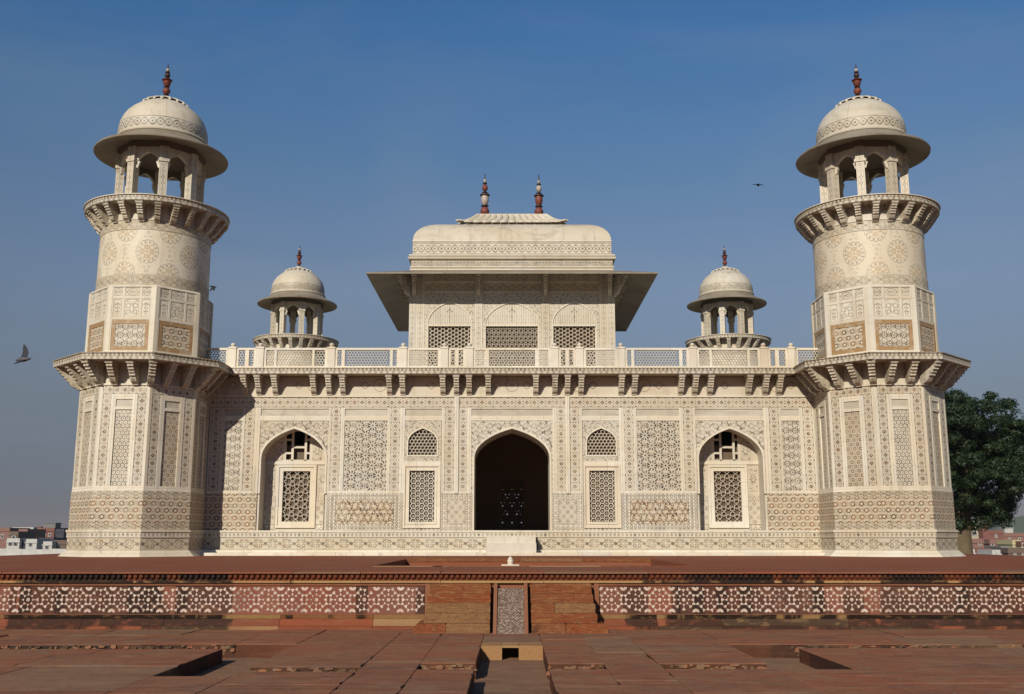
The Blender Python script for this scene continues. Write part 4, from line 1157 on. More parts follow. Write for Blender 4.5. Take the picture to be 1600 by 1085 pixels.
MESH['dome'] = L([(1.31, 12.88), (1.275, 13.03), (1.215, 13.18), (1.12, 13.33), (1.0, 13.46), (.85, 13.58), (.68, 13.68), (.5, 13.77), (.32, 13.86), (.2, 13.95), (.15, 14.02), (.001, 14.05)], n=64, uvr=1.3).mesh('dome', 'marble_vault', 50)
pet = MB()
N = 18
for k in range(N):
    A = 2 * math.pi * k / N
    ring_ = []
    for (t, w) in ((0, .02), (.12, .075), (.28, .10), (.42, .095), (.52, .05), (.56, .01)):
        r = .16 + t; z = 13.925 - .22 * t - .40 * t * t + (.05 if t > .5 else (.03 if t > .4 else 0)) + .03 * math.sin(min(t / .5, 1) * 3.14)
        ring_.append([(r, -w, z - .01), (r, -w * .5, z + .022), (r, w * .5, z + .022), (r, w, z - .01)])
    M = Matrix.Rotation(A, 4, 'Z'); rr = [[tuple(M @ Vector(p)) for p in row] for row in ring_]
    for i in range(len(rr) - 1):
        for j in range(3): pet.face([rr[i][j], rr[i][j + 1], rr[i + 1][j + 1], rr[i + 1][j]])
    e = rr[4]; M2 = M
    pet.lathe([(.001, .0), (.035, .012), (.045, .045), (.028, .085), (.001, .10)], 6, cx=math.cos(A) * .68, cy=math.sin(A) * .68) if False else None
    c = M @ Vector((.675, 0, 13.67)); b = len(pet.v)
    q = MB().lathe([(.001, 0), (.04, .014), (.048, .05), (.03, .085), (.001, .105)], 8)
    pet.v += [(x + c.x, y + c.y, z + c.z) for x, y, z in q.v]; pet.f += [tuple(i + b for i in f) for f in q.f]; pet.m += q.m; pet.uv += q.uv
pet.lathe([(.70, 13.60), (.66, 13.70), (.5, 13.775), (.3, 13.87), (.001, 13.95)], 36)
MESH['lotus'] = pet.mesh('lotus_crown', 'marble', 50)
def finial_mesh(z0, H, sect, base_r):
    """sect: (radius profile as fractions, material index)"""
    mb = MB()
    for prof, mi in sect: mb.lathe([(r * .84, z0 + z * H) for r, z in prof], 18, m=mi)
    return mb.mesh('finial', ['fin_red', 'fin_dark', 'fin_white'], 45)
def ball(z, r, h): return [(r * .35, z - h), (r * .8, z - h * .6), (r, z), (r * .8, z + h * .6), (r * .35, z + h)]
S_TOW = [([(.13, -.05), (.12, .03), (.05, .06)], 0), ([(.05, .06), (.10, .075), (.05, .09)], 1), (ball(.20, .145, .10), 0), ([(.05, .30), (.11, .315), (.05, .33)], 1),
         ([(.05, .33), (.12, .38), (.145, .47), (.11, .50), (.19, .515), (.18, .53), (.06, .55)], 0), ([(.05, .55), (.10, .57), (.05, .59)], 1), (ball(.66, .105, .07), 1),
         ([(.04, .73), (.09, .745), (.04, .76)], 1), (ball(.815, .075, .05), 2), ([(.03, .865), (.05, .88), (.018, .90), (.014, .99), (.001, 1.0)], 1)]
S_PAV = [([(.26, -.02), (.26, .045), (.17, .06), (.17, .11), (.12, .135)], 0), ([(.12, .135), (.25, .15), (.24, .165), (.1, .175)], 1), ([(.09, .175), (.09, .20)], 2), (ball(.275, .225, .085), 0),
         ([(.09, .355), (.19, .375), (.19, .385), (.09, .40)], 1), ([(.09, .40), (.15, .43), (.19, .50), (.17, .565)], 2), ([(.17, .565), (.24, .58), (.235, .60), (.10, .615)], 1),
         ([(.08, .615), (.14, .635), (.08, .655)], 1), (ball(.73, .15, .065), 0), ([(.06, .795), (.12, .815), (.06, .83)], 1), (ball(.865, .08, .035), 2), ([(.035, .90), (.02, .98), (.045, .985), (.001, 1.0)], 1)]
MESH['fin'] = finial_mesh(14.0, 1.15, S_TOW, .15)
def strip(a, b, c, z0, z1, sgn):
    p = [(-a * T225, -a), (-c, -a), (-c, -b), (-b * T225, -b)]
    return MB().prism_z(p if sgn < 0 else [(-x, y) for x, y in reversed(p)], z0, z1).mesh('corner_strip', 'marble_pale')
MESH['corner'] = [strip(1.68, 1.60, .615, 1.915, 4.70, q) for q in (-1, 1)]
MESH['ucorner'] = [strip(1.635, 1.55, .565, 5.70, 7.545, q) for q in (-1, 1)]
def fs(key, mat_, x0, x1, z0, z1, a): return (key.split(':')[0], face_stone(key, mat_, x0, x1, z0, z1, a))
LOWER = [fs('inlay_band:t', 'band_th', -.613, .613, 4.452, 4.698, 1.672), fs('inlay_band:l', 'band_t', -.613, -.365, 1.917, 4.45, 1.672), fs('inlay_band:r', 'band_t', .365, .613, 1.917, 4.45, 1.672),
         fs('frame_strip:l', 'marble_bright', -.363, -.232, 1.917, 4.45, 1.685), fs('frame_strip:r', 'marble_bright', .232, .363, 1.917, 4.45, 1.685),
         fs('frame_strip:t', 'marble_bright', -.23, .23, 4.31, 4.45, 1.684), fs('header_panel:t', 'header', -.23, .23, 4.10, 4.308, 1.655), fs('frame_strip:m', 'marble_bright', -.23, .23, 4.02, 4.098, 1.684)]
P_LAT = fs('inlay_panel:a', 'lattice', -.23, .23, 1.917, 4.018, 1.648); P_RNG = fs('inlay_panel:b', 'rings', -.23, .23, 1.917, 4.018, 1.648)
UPPER = []
for nm, x0, x1, z0, z1 in (('t', -.53, .53, 6.47, 6.585), ('b', -.53, .53, 5.702, 5.82), ('l', -.53, -.42, 5.822, 6.468), ('r', .42, .53, 5.822, 6.468)):
    UPPER.append(fs('border_stone:' + nm, 'tan', x0, x1, z0, z1, 1.618))
UPPER += [fs('frame_strip:u0', 'marble_pale', -.563, .563, 6.587, 6.665, 1.625), fs('frame_strip:u1', 'marble_pale', -.563, .563, 7.195, 7.262, 1.625), fs('frame_strip:u2', 'marble_pale', -.563, .563, 7.53, 7.545, 1.632),
          fs('frame_strip:u3', 'marble_pale', -.563, -.532, 5.702, 6.585, 1.63), fs('frame_strip:u4', 'marble_pale', .532, .563, 5.702, 6.585, 1.63)]
for nm, x0, x1 in (('a', -.563, -.53), ('b', -.275, -.215), ('c', .215, .275), ('d', .53, .563)):
    UPPER += [fs('frame_strip:p' + nm, 'marble_pale', x0, x1, 6.667, 7.193, 1.624), fs('frame_strip:q' + nm, 'marble_pale', x0, x1, 7.264, 7.528, 1.624)]
for nm, x0, x1, k in (('l', -.53, -.275, 0), ('m', -.215, .215, 1), ('r', .275, .53, 0)):
    UPPER += [fs('inlay_panel:n' + nm, ('vase', 'cypress')[k], x0, x1, 6.667, 7.193, 1.614), fs('inlay_panel:o' + nm, ('lobe_s', 'lobe')[k], x0, x1, 7.264, 7.528, 1.614)]
U_STAR = fs('inlay_panel:s', 'star_small', -.42, .42, 5.822, 6.468, 1.605); U_LAT = fs('inlay_panel:u', 'lattice_b', -.42, .42, 5.822, 6.468, 1.605) if 'lattice_b' in MAT else fs('inlay_panel:u', 'dado', -.42, .42, 5.822, 6.468, 1.605)
def tower(x, y, front):
    t = empty('corner_tower', (x, y - 40.4, 0), tomb)
    A = lambda nm, key, rz=0.0: link(nm, MESH[key] if isinstance(key, str) else key, t, (0, 0, 0), rz)
    if front:
        for nm, k in (('flared_foot', 'foot'), ('inlay_band', 'd0'), ('inlay_band', 'd1'), ('moulding', 'd2'), ('inlay_band', 'd3'), ('dado_band', 'd4'), ('inlay_band', 'd5'), ('moulding', 'd6'), ('moulding', 'capm'), ('balcony_slab', 'slab'), ('moulding', 'u0'), ('moulding', 'u1'), ('shaft', 'shaft')): A(nm, k)
        for k in range(-3, 4):                       # the faces that can be seen from the terrace
            if x * k > 0 and abs(k) > 2 or abs(k) == 3: continue
            rz = R(45 * k)
            for q in MESH['corner'] + MESH['ucorner']: A('corner_strip', q, rz)
            for nm, me in LOWER + UPPER: A(nm, me, rz)
            A('inlay_panel', (P_LAT if k % 2 == 0 else P_RNG)[1], rz); A('inlay_panel', (U_STAR if k % 2 == 0 else U_LAT)[1], rz)
        for k in range(24):
            ang = 15 * k - 7.5                      # three to a side: one at each corner, two between
            f = round((15 * k) / 45) * 45
            kk = k % 3
            side = R(45 * (k // 3))
            if kk == 0: r, az, me = 1.80, R(45 * (k // 3) - 22.5), tb_ver
            else: r, az, me = None, side, tb_low
            adeg = (math.degrees(az) + 180) % 360 - 180
            if abs(adeg + math.copysign(20, x) * 1) > 125: continue
            if me is tb_ver: link('bracket', me, t, (r * math.sin(az), -r * math.cos(az), 5.335), az)
            else:
                off = (-.29, .29)[kk - 1]
                v = Matrix.Rotation(az, 3, 'Z') @ Vector((off, -1.66, 0)); link('bracket', me, t, (v.x, v.y, 5.335), az)
    else:
        A('shaft', 'shaft')
    for nm, k in (('inlay_band', 'b0'), ('drum', 'drum'), ('inlay_band', 'b1'), ('upper_frieze', 'b2'), ('balcony_slab', 'ring'), ('balcony_floor', 'rcap'), ('beam', 'beam'), ('eave', 'eave'), ('moulding', 'dring'), ('dome_band', 'dband'), ('dome', 'dome'), ('lotus_crown', 'lotus'), ('finial', 'fin')): A(nm, k)
    for k in range(24):
        az = R(15 * k + 4); ad = (math.degrees(az) + 180) % 360 - 180
        if abs(ad + math.copysign(12, x)) > 118: continue
        link('bracket', tb_up, t, (1.585 * math.sin(az), -1.585 * math.cos(az), 10.0), az)
    for k in range(8):
        az = R(45 * k + 22.5); link('column', MESH['column'], t, (1.17 * math.sin(az), -1.17 * math.cos(az), 0), az)
        A('kiosk_arch', 'arch', R(45 * k))
    return t
XT = 10.8
for x, y, f in ((-XT, 30.0, True), (XT, 30.0, True), (-XT, 50.3, False), (XT, 50.3, False)): tower(x, y, f)

# ---- rooftop pavilion
pav = empty('pavilion', (0, 0, 0), tomb)
PW, PC = 3.74, 40.1
PF = PC - PW
def pstone(name, mats, x0, x1, z0, z1, y0, y1, both=True):
    for s in ((-1, 1) if both else (1,)):
        xa, xb = sorted((s * x0, s * x1))
        part(MB().centre((xa + xb) / 2, y0, (z0 + z1) / 2).box(xa, xb, y0, y1, z0, z1), name, mats, pav)
body = with_holes(MB(), -PW, PW, 5.48, 10.25, [(-3.01, -1.52, 5.7, 8.08), (-.93, .93, 5.7, 8.08), (1.52, 3.01, 5.7, 8.08)], PF + .05, PF + .25)
for s in (-1, 1):
    xa, xb = sorted((s * PW, s * (PW - .25)))
    body.box(xa, xb, PF + .25, PC + PW, 8.1, 10.25); body.box(xa, xb, PF + .25, PF + 1.2, 5.48, 8.1); body.box(xa, xb, PC + PW - 1.2, PC + PW, 5.48, 8.1); body.box(xa, xb, PC - .9, PC + .9, 5.48, 8.1)
with_holes(body, -PW, PW, 5.48, 10.25, [(-3.0, -1.5, 6.1, 8.0), (-.93, .93, 6.1, 8.0), (1.5, 3.0, 6.1, 8.0)], PC + PW - .25, PC + PW)
body.box(-PW, PW, PF, PC + PW, 10.25, 10.3).box(-PW, PW, PF, PC + PW, 5.46, 5.5)
part(body, 'pavilion_wall', 'marble', pav)
for s in (-1, 1):
    for y0, y1 in ((PF + 1.2, PC - .9), (PC + .9, PC + PW - 1.2)):
        j = jali(MB(), y0, y1, 6.1, 8.1, .19, .025, -.03, .03)
        j.v = [(s * (PW - .12) + vy, vx, vz) for vx, vy, vz in j.v]
        part(j, 'jali_screen', 'jali', pav)
part(jali(MB(), -3.2, 3.2, 6.1, 8.0, .19, .025, PC + PW - .15, PC + PW - .1), 'jali_screen', 'jali', pav)
for cx, hw in ((-2.265, .745), (0, .92), (2.265, .745)):
    part(jali(MB(), cx - hw, cx + hw, 6.0, 8.09, .142 if cx else .165, .0125, PF + .09, PF + .13, 'hexv' if cx else 'star'), 'jali_screen', 'jali', pav)
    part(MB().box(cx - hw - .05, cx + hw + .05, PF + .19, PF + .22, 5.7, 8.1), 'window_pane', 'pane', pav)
    bw = .905 if cx else 1.07
    sp = arch_panel(MB().centre(cx, 0, 8.6), cx - bw, cx + bw, 5.52, 9.30, cx, hw + .06, 8.15, 8.98, PF + .01, PF + .05)
    part(sp, 'arch_spandrel', 'spandrel_p', pav)
    part(arch_rim(MB(), cx, hw + .03, 5.52, 8.15, 8.95, .045, PF - .005, PF + .05), 'arch_rim', 'marble_bright', pav)
    part(arch_fill(MB().centre(cx, 0, 8.5), cx, hw + .06, 8.085, 8.15, 8.98, PF + .03, PF + .06), 'tympanum', 'fluting', pav)
    part(MB().box(cx - hw - .03, cx + hw + .03, PF + .005, PF + .08, 8.055, 8.115), 'lintel', 'marble_bright', pav)
    part(MB().centre(cx, 0, 9.5).box(cx - bw, cx + bw, PF + .012, PF + .05, 9.36, 9.68), 'inlay_band', 'scroll_m', pav)
    part(MB().box(cx - bw, cx + bw, PF - .01, PF + .05, 9.302, 9.358), 'frame_strip', 'marble_bright', pav)
    part(MB().box(cx - bw, cx + bw, PF - .01, PF + .05, 9.682, 9.75), 'frame_strip', 'marble_bright', pav)
    part(MB().centre(cx, 0, 9.9).box(cx - bw, cx + bw, PF + .012, PF + .05, 9.752, 10.05), 'frieze', 'frieze', pav)
pstone('pilaster', 'chain', 3.737, 3.50, 5.52, 10.05, PF - .012, PF + .05)
pstone('pilaster', 'chain', 3.495, 3.175, 5.52, 10.05, PF, PF + .05)
pstone('pilaster', 'chain', 1.355, 1.075, 5.52, 10.05, PF - .012, PF + .05)
# wide sloping eave
ev = MB(); E1, E0 = 5.14, 3.66
for k in range(4):
    M = Matrix.Translation((0, PC, 0)) @ Matrix.Rotation(R(90 * k), 4, 'Z')
    T = lambda x, y, z: tuple(M @ Vector((x, y, z)))
    ev.face([T(-E1, -E1, 9.70), T(E1, -E1, 9.70), T(E0, -E0, 10.17), T(-E0, -E0, 10.17)])
    ev.face([T(-E1, -E1, 9.655), T(-E1 * 1, -E1, 9.70), T(E1, -E1, 9.70), T(E1, -E1, 9.655)])
    ev.face([T(-E1, -E1, 9.655), T(E1, -E1, 9.655), T(E0 - .1, -E0 + .1, 10.10), T(-E0 + .1, -E0 + .1, 10.10)][::-1])
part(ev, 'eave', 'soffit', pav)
eb = bracket_mesh('bracket', .62, .75, .13)
for x in (3.55, 1.215):
    for s in (-1, 1):
        link('bracket', eb, pav, (s * x, PF - .01 - 40.4, 9.93))
for s in (-1, 1):
    link('bracket', eb, pav, (s * (PW - .02), PF + .02 - 40.4, 9.90), s * R(45))
    for y in (PC - 2.4, PC - .9): link('bracket', eb, pav, (s * (PW + .0), y - 40.4, 9.93), s * R(90))
# curved roof
def sq(mb, w0, w1, z0, z1, m=0, zc=0.0, n=1):
    for k in range(4):
        M = Matrix.Translation((0, PC, 0)) @ Matrix.Rotation(R(90 * k), 4, 'Z')
        P = [tuple(M @ Vector(q)) for q in ((-w0, -w0, z0), (w0, -w0, z0), (w1, -w1, z1), (-w1, -w1, z1))]
        mb.face(P, m, [(-w0, z0 - zc), (w0, z0 - zc), (w1, z1 - zc), (-w1, z1 - zc)])
    return mb
part(sq(MB(), 3.72, 3.72, 10.16, 10.22), 'moulding', 'marble_bright', pav)
part(sq(MB(), 3.70, 3.70, 10.22, 10.54, zc=10.38), 'inlay_band', 'vault_band_s', pav)
mo = MB(); 
for w0, w1, z0, z1 in ((3.70, 3.80, 10.54, 10.57), (3.80, 3.82, 10.57, 10.64), (3.82, 3.74, 10.64, 10.655), (3.74, 3.74, 10.655, 10.68), (3.74, 3.78, 10.68, 10.69), (3.78, 3.78, 10.69, 10.74), (3.78, 3.66, 10.74, 10.745)): sq(mo, w0, w1, z0, z1)
part(mo, 'moulding', 'marble', pav)
part(sq(MB(), 3.66, 3.66, 10.74, 11.24, zc=10.99), 'inlay_band', 'vault_band', pav)
part(sq(sq(MB(), 3.67, 3.69, 11.24, 11.26), 3.69, 3.66, 11.26, 11.30), 'moulding', 'marble_bright', pav)
vm = MB(); vp = [(3.655, 11.30), (3.65, 11.40), (3.61, 11.55), (3.54, 11.68), (3.43, 11.82), (3.28, 11.95), (3.08, 12.07), (2.82, 12.18), (2.5, 12.28), (2.13, 12.37), (1.9, 12.41)]
for (w0, z0), (w1, z1) in zip(vp, vp[1:]): sq(vm, w0, w1, z0, z1)
part(vm, 'curved_roof', 'marble_vault', pav, 30)
def lotus_strip():
    """one long petal of the ridge crown, running from the top (y=0) down to the lip"""
    mb = MB(); w = .092; L_ = 1.0
    secs = []
    for t, k, dz in ((0, .9, 0), (.3, .95, .0), (.6, 1.0, 0), (.85, 1.0, 0), (.95, .8, .0), (1.0, .35, -.01)):
        secs.append([(math.sin(a) * w * k, t, math.cos(a) * .085 * k + dz) for a in (R(-90), R(-50), R(-18), R(18), R(50), R(90))])
    return secs
lr = MB()
secs = lotus_strip(); TOPW, BOTW, ZT, ZB = 1.34, 2.10, 13.0, 12.50
NP = 12
for side in range(4):
    M = Matrix.Translation((0, PC, 0)) @ Matrix.Rotation(R(90 * side), 4, 'Z')
    for k in range(NP + 1):
        f = (k + .0) / NP * 2 - 1
        def put(p):
            t = p[1]
            half = TOPW + (BOTW - TOPW) * t
            x = f * half + p[0] * (half / TOPW) ** .9 * 1.22; y = -half
            z = ZT + (ZB - ZT) * t - .10 * math.sin(t * 3.14) + p[2] + (.06 * max(0, (abs(f) - .8) / .2) * max(0, t - .8) / .2)
            return tuple(M @ Vector((x, y - p[2] * .6, z)))
        S_ = [[put(p) for p in row] for row in secs]
        for i in range(len(S_) - 1):
            for j in range(5): lr.face([S_[i][j], S_[i][j + 1], S_[i + 1][j + 1], S_[i + 1][j]])
        lr.face(S_[-1])
lr.box(-TOPW - .02, TOPW + .02, PC - TOPW - .02, PC + TOPW + .02, 12.3, 13.075)
sq(lr, 2.0, 1.3, 12.40, 12.98)
part(lr, 'lotus_crown', 'marble', pav, 40)
fm = finial_mesh(13.0, 2.22, S_PAV, .2)
S2 = [(p_, {3: 0}.get(-1, mi)) for p_, mi in S_PAV]
S2[0] = (S2[0][0], 2); S2[5] = (S2[5][0], 0); S2[8] = (S2[8][0], 2)
fm2 = finial_mesh(13.0, 2.17, S2, .2)
link('finial', fm, pav, (-1.11, PC - 40.4, 0)); link('finial', fm2, pav, (1.10, PC - 40.4, 0))

# ================================================================== TREE
def leaf_mat(name, c0, c1):
    m, p = new_mat(name)
    r = noise(pos(), 0.8, 3)
    r2 = noise(pos(), 7.0, 2)
    c = mixc(ramp(r, 0.35, 0.65), c0, c1); c = mixc(ramp(r2, 0.4, 0.7) * 0.5, c, (c0[0] * 1.5, c0[1] * 1.35, c0[2]))
    return finish(m, p, c, 0.55, spec=0.25)
MAT['leaf'] = leaf_mat('dark_leaf', (0.0075, 0.016, 0.004), (0.013, 0.026, 0.006))
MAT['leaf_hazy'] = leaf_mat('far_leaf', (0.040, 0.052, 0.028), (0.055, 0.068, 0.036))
MAT['bark'] = plain('grey_brown_bark', (0.12, 0.088, 0.05), 0.9, 0.6)
def tube(mb, pts, n=9):
    fr = []
    for i, (p, r) in enumerate(pts):
        a = Vector(pts[max(i - 1, 0)][0]); b = Vector(pts[min(i + 1, len(pts) - 1)][0]); d = (b - a).normalized()
        u = d.orthogonal().normalized(); w = d.cross(u)
        fr.append([tuple(Vector(p) + (u * math.cos(2 * math.pi * k / n) + w * math.sin(2 * math.pi * k / n)) * r) for k in range(n)])
    for i in range(len(fr) - 1):
        for k in range(n): mb.face([fr[i][k], fr[i][(k + 1) % n], fr[i + 1][(k + 1) % n], fr[i + 1][k]])
    return mb
def crown_mesh(name, lobes, n_clump, n_leaf, size, seed, matn):
    rr = random.Random(seed); mb = MB()
    tot = sum(l[3] * l[4] for l in lobes)
    for (cx, cy, cz, rx, rz, ry) in lobes:
        for _ in range(int(n_clump * rx * rz / tot)):
            while True:
                d = Vector((rr.gauss(0, 1), rr.gauss(0, 1), rr.gauss(0, 1)))
                if d.length > .01: break
            d.normalize(); k = rr.uniform(.72, 1.0) if rr.random() < .8 else rr.uniform(.3, .8)
            c = Vector((cx + d.x * rx * k, cy + d.y * ry * k, cz + d.z * rz * k)); cr = rr.uniform(.35, .8)
            for _ in range(n_leaf):
                q = Vector((rr.gauss(0, 1), rr.gauss(0, 1), rr.gauss(0, 1))).normalized() * cr * rr.uniform(.55, 1.0)
                q.z *= .62; pc = c + q
                nrm = (q.normalized() + Vector((rr.uniform(-.45, .45), rr.uniform(-.45, .45), rr.uniform(-.2, .6)))).normalized()
                u = nrm.orthogonal().normalized(); a = rr.uniform(0, 6.28); w = nrm.cross(u)
                u, w = u * math.cos(a) + w * math.sin(a), w * math.cos(a) - u * math.sin(a)
                s = size * rr.uniform(.6, 1.25)
                mb.face([pc - u * s, pc + w * s * .45, pc + u * s, pc - w * s * .45], 0, [(0, 0)] * 4)
    return mb.mesh(name, matn)
tree = empty('broadleaf_tree', (23.7, 55, -1.05))
tag(tree, None, 'dark dense broadleaf tree standing behind the right corner tower', 'tree')
tr = MB(); tube(tr, [((0, 0, 0), .75), ((0, 0, .7), .55), ((.05, 0, 1.8), .48), ((.2, .1, 3.0), .44), ((.5, .2, 4.4), .36), ((1.0, .3, 6.0), .25), ((1.2, .3, 7.6), .12)], 12)
for p0, p1, p2 in (((.1, 0, 2.6), (1.2, -.3, 3.6), (2.6, -.6, 3.9)), ((.2, 0, 3.2), (-1.2, .4, 4.6), (-2.8, .8, 5.6)), ((.3, .1, 3.8), (2.2, .5, 5.0), (4.4, .8, 6.0)), ((.6, .2, 4.8), (1.8, -1.2, 6.2), (2.4, -2.2, 7.2)), ((.6, .2, 5.0), (-.6, -1.2, 6.6), (-1.2, -2.0, 7.8))):
    tube(tr, [(p0, .24), (p1, .17), (p2, .07)], 7)
tr.build('trunk', 'bark', tree, 60)
lob = [(1.0, 0, 6.8, 3.6, 2.45, 3.4), (4.0, .5, 6.0, 3.4, 1.9, 3.0), (-2.6, .6, 6.4, 3.0, 2.3, 3.0), (-.8, -.4, 7.4, 2.2, 1.9, 2.2), (6.3, .4, 5.2, 2.3, 1.5, 2.2), (.2, -.8, 4.6, 3.2, 1.5, 2.6), (0.6, .0, 3.0, 2.15, 0.95, 1.8), (2.0, .0, 3.1, 1.0, .62, 1.0)]
me = crown_mesh('crown', lob, 620, 250, .085, 21, 'leaf')
link('crown', me, tree)

# ================================================================== THE TOWN BEYOND
def wall_mat(name, col): MAT[name] = plain(name, col, 0.85, 0.5)
wall_mat('town_brick', (0.187, 0.079, 0.061)); wall_mat('town_pink', (0.216, 0.112, 0.09)); wall_mat('town_cream', (0.374, 0.331, 0.245)); wall_mat('town_white', (0.446, 0.432, 0.403)); wall_mat('town_grey', (0.173, 0.166, 0.166))
wall_mat('town_dark', (0.05, 0.05, 0.065)); wall_mat('town_yellow', (0.446, 0.382, 0.223)); wall_mat('town_brown', (0.137, 0.094, 0.072))
MAT['window_dark'] = plain('dark_glass', (0.03, 0.03, 0.035), 0.25, 0.1)
def house(x0, x1, y, dep, z1, wallm, label, wins=(), roofm=None, roof_bits=(), arches=0, cat='house', z0=-4.4):
    h = empty('house', ((x0 + x1) / 2, y, z0)); tag(h, None, label, cat, 'town houses beyond the terrace')
    ox = (x0 + x1) / 2
    def H(mb): return mb.xform(Matrix.Translation((-ox, -y, -z0)))
    b = MB().box(x0, x1, y, y + dep, z0, z1 - .35); H(b).build('wall', wallm, h)
    rf = MB().box(x0 - .15, x1 + .15, y - .15, y + dep, z1 - .35, z1 - .15); frame_ = rf
    rf.box(x0, x1, y, y + .2, z1 - .15, z1 + .45).box(x0, x0 + .2, y + .2, y + dep, z1 - .15, z1 + .45).box(x1 - .2, x1, y + .2, y + dep, z1 - .15, z1 + .45)
    H(rf).build('roof', roofm or wallm, h)
    for (wx, wz, ww, wh) in wins:
        f = H(frame_rect(MB(), wx - ww / 2 - .1, wx + ww / 2 + .1, wz - .1, wz + wh + .1, .12, y - .12, y)).build('window', 'town_white' if wallm != 'town_white' else 'town_grey', h)
        H(MB().box(wx - ww / 2, wx + ww / 2, y - .05, y + .02, wz, wz + wh)).build('pane', 'window_dark', f)
    for (a0, a1, c0, c1, mt) in roof_bits:
        H(MB().box(a0, a1, y + 1.0, y + 4.0, c0, c1).box(a0 - .15, a1 + .15, y + .85, y + 4.15, c1, c1 + .15)).build('roof_hut', mt, h)
    if arches:
        n = arches; w = (x1 - x0) / n
        for k in range(n):
            c = x0 + w * (k + .5)
            H(arch_fill(MB(), c, w * .32, z1 - 2.6, z1 - 1.6, z1 - 1.0, y - .06, y + .01)).build('arch_opening', 'window_dark', h)
    return h
# positions: across, distance
def PX(px, d, y=845): return d * (px - 800.3) / (1600 * (math.cos(math.atan(.1866)) - (542.5 - y) / 1600 * math.sin(math.atan(.1866))))
def PZz(y, d):
    u = (542.5 - y) / 1600; return .5 + d * (.1866 + u) / (1 - u * .1866)
def town(p0, p1, y1, d, dep, mt, label, wins=(), **k):
    W = [(PX((a + b) / 2, d), PZz(c1, d), (b - a) / 1625 * d, PZz(c0, d) - PZz(c1, d)) for a, b, c0, c1 in wins]
    rb_ = [(PX(a, d), PX(b, d), PZz(c1, d), PZz(c0, d), m_) for a, b, c0, c1, m_ in k.pop('bits', ())]
    return house(PX(p0, d), PX(p1, d), d, dep, PZz(y1, d), mt, label, W, roof_bits=rb_, **k)
town(-22, 14, 828, 235, 10, 'town_pink', 'low pink house at the far left, lower half hidden by the white wall', [(2, 5, 836, 841)])
town(14, 28, 834, 222, 8, 'town_brown', 'brown house with dark doorway left of the grey rooftop block', [(19, 24, 838, 845)])
town(17, 51, 827, 262, 9, 'town_grey', 'wide grey house with long pale roof on the left skyline', [(30, 33, 832, 836)], roofm='town_white')
town(28, 42, 830, 228, 9, 'town_pink', 'pale pink gabled house in the middle of the left cluster', [(33, 36, 837, 843)])
town(63, 84, 828, 244, 11, 'town_brick', 'tall red brick house with a grey water-tank hut on its roof', [(68, 71, 834, 838), (76, 79, 834, 838)], bits=[(63, 82, 818, 828, 'town_grey')])
town(50, 63, 831, 250, 9, 'town_grey', 'grey house just left of the tall brick house', [(53, 56, 836, 840), (58, 61, 836, 840)], bits=[(54, 60, 824, 830, 'town_pink')])
town(86, 99, 830, 240, 10, 'town_dark', 'dark slate-coloured house beside the left corner tower')
town(11, 31, 845, 205, 6, 'town_white', 'low white house with two dark windows at far left', [(15, 19, 848, 852), (23, 27, 848, 852)])
town(31, 41, 845, 206, 6, 'town_dark', 'small blackish shed between two low white houses')
town(41, 58, 846, 205, 6, 'town_white', 'low white house with a small arched window right of the shed', [(47, 50, 849, 853)])
town(59, 84, 844, 214, 7, 'town_dark', 'long dark low building in front of the brick house')
town(68, 82, 850, 198, 5, 'town_white', 'small white hut in front of the long dark building', [(73, 76, 853, 857)])
town(84, 104, 848, 200, 5, 'town_brown', 'small mixed brown and yellow hut nearest the left tower', [(88, 92, 851, 857)])
town(1508, 1537, 826, 205, 9, 'town_cream', 'cream three-storey house with wide window under the tree', [(1514, 1519, 831, 836), (1520, 1527, 831, 836), (1533, 1535, 832, 835)], bits=[(1528, 1536, 820, 826, 'town_cream')])
town(1537, 1546, 821, 203, 9, 'town_brick', 'narrow tall red brick tower house right of the cream house')
town(1512, 1537, 846, 190, 7, 'town_pink', 'rough pink brick house below the cream house', [(1529, 1532, 849, 852)])
town(1546, 1569, 832, 225, 9, 'town_brick', 'long red brick house with bare walls behind the low roofs', [(1556, 1558, 836, 840)])
town(1569, 1612, 836, 240, 10, 'town_pink', 'wide pink house with white rooftop cabin at the far right', [(1577, 1579, 841, 844), (1592, 1595, 841, 844)], bits=[(1575, 1588, 826, 834, 'town_white')])
town(1546, 1573, 847, 196, 7, 'town_pink', 'low brick house with pale doorway in the right cluster', [(1549, 1552, 849, 853), (1560, 1562, 850, 853)])
town(1582, 1595, 848, 186, 6, 'town_yellow', 'small bright yellow house with one window', [(1586, 1589, 851, 856)])
town(1595, 1622, 850, 184, 6, 'town_yellow', 'yellow house with dark awning at the right edge', [(1597, 1602, 849.5, 855)], roofm='town_brick')
town(1522, 1549, 862, 168, 6, 'town_brick', 'low red arcade with three dark arches', arches=3)
town(1549, 1562, 864, 160, 5, 'town_white', 'low white shed right of the red arcade', [(1554, 1557, 866, 869)])
town(1513, 1522, 863, 158, 5, 'town_white', 'tiny white hut beside the tree trunk', [(1517, 1519, 865, 868)])
town(1563, 1574, 858, 172, 6, 'town_grey', 'grey shed between the white shed and the yellow house', [(1567, 1569, 861, 864)])
town(1574, 1612, 861, 166, 6, 'town_brown', 'long brown wall-like building at the right foot of the town', [(1583, 1585, 865, 868), (1596, 1598, 865, 868)])

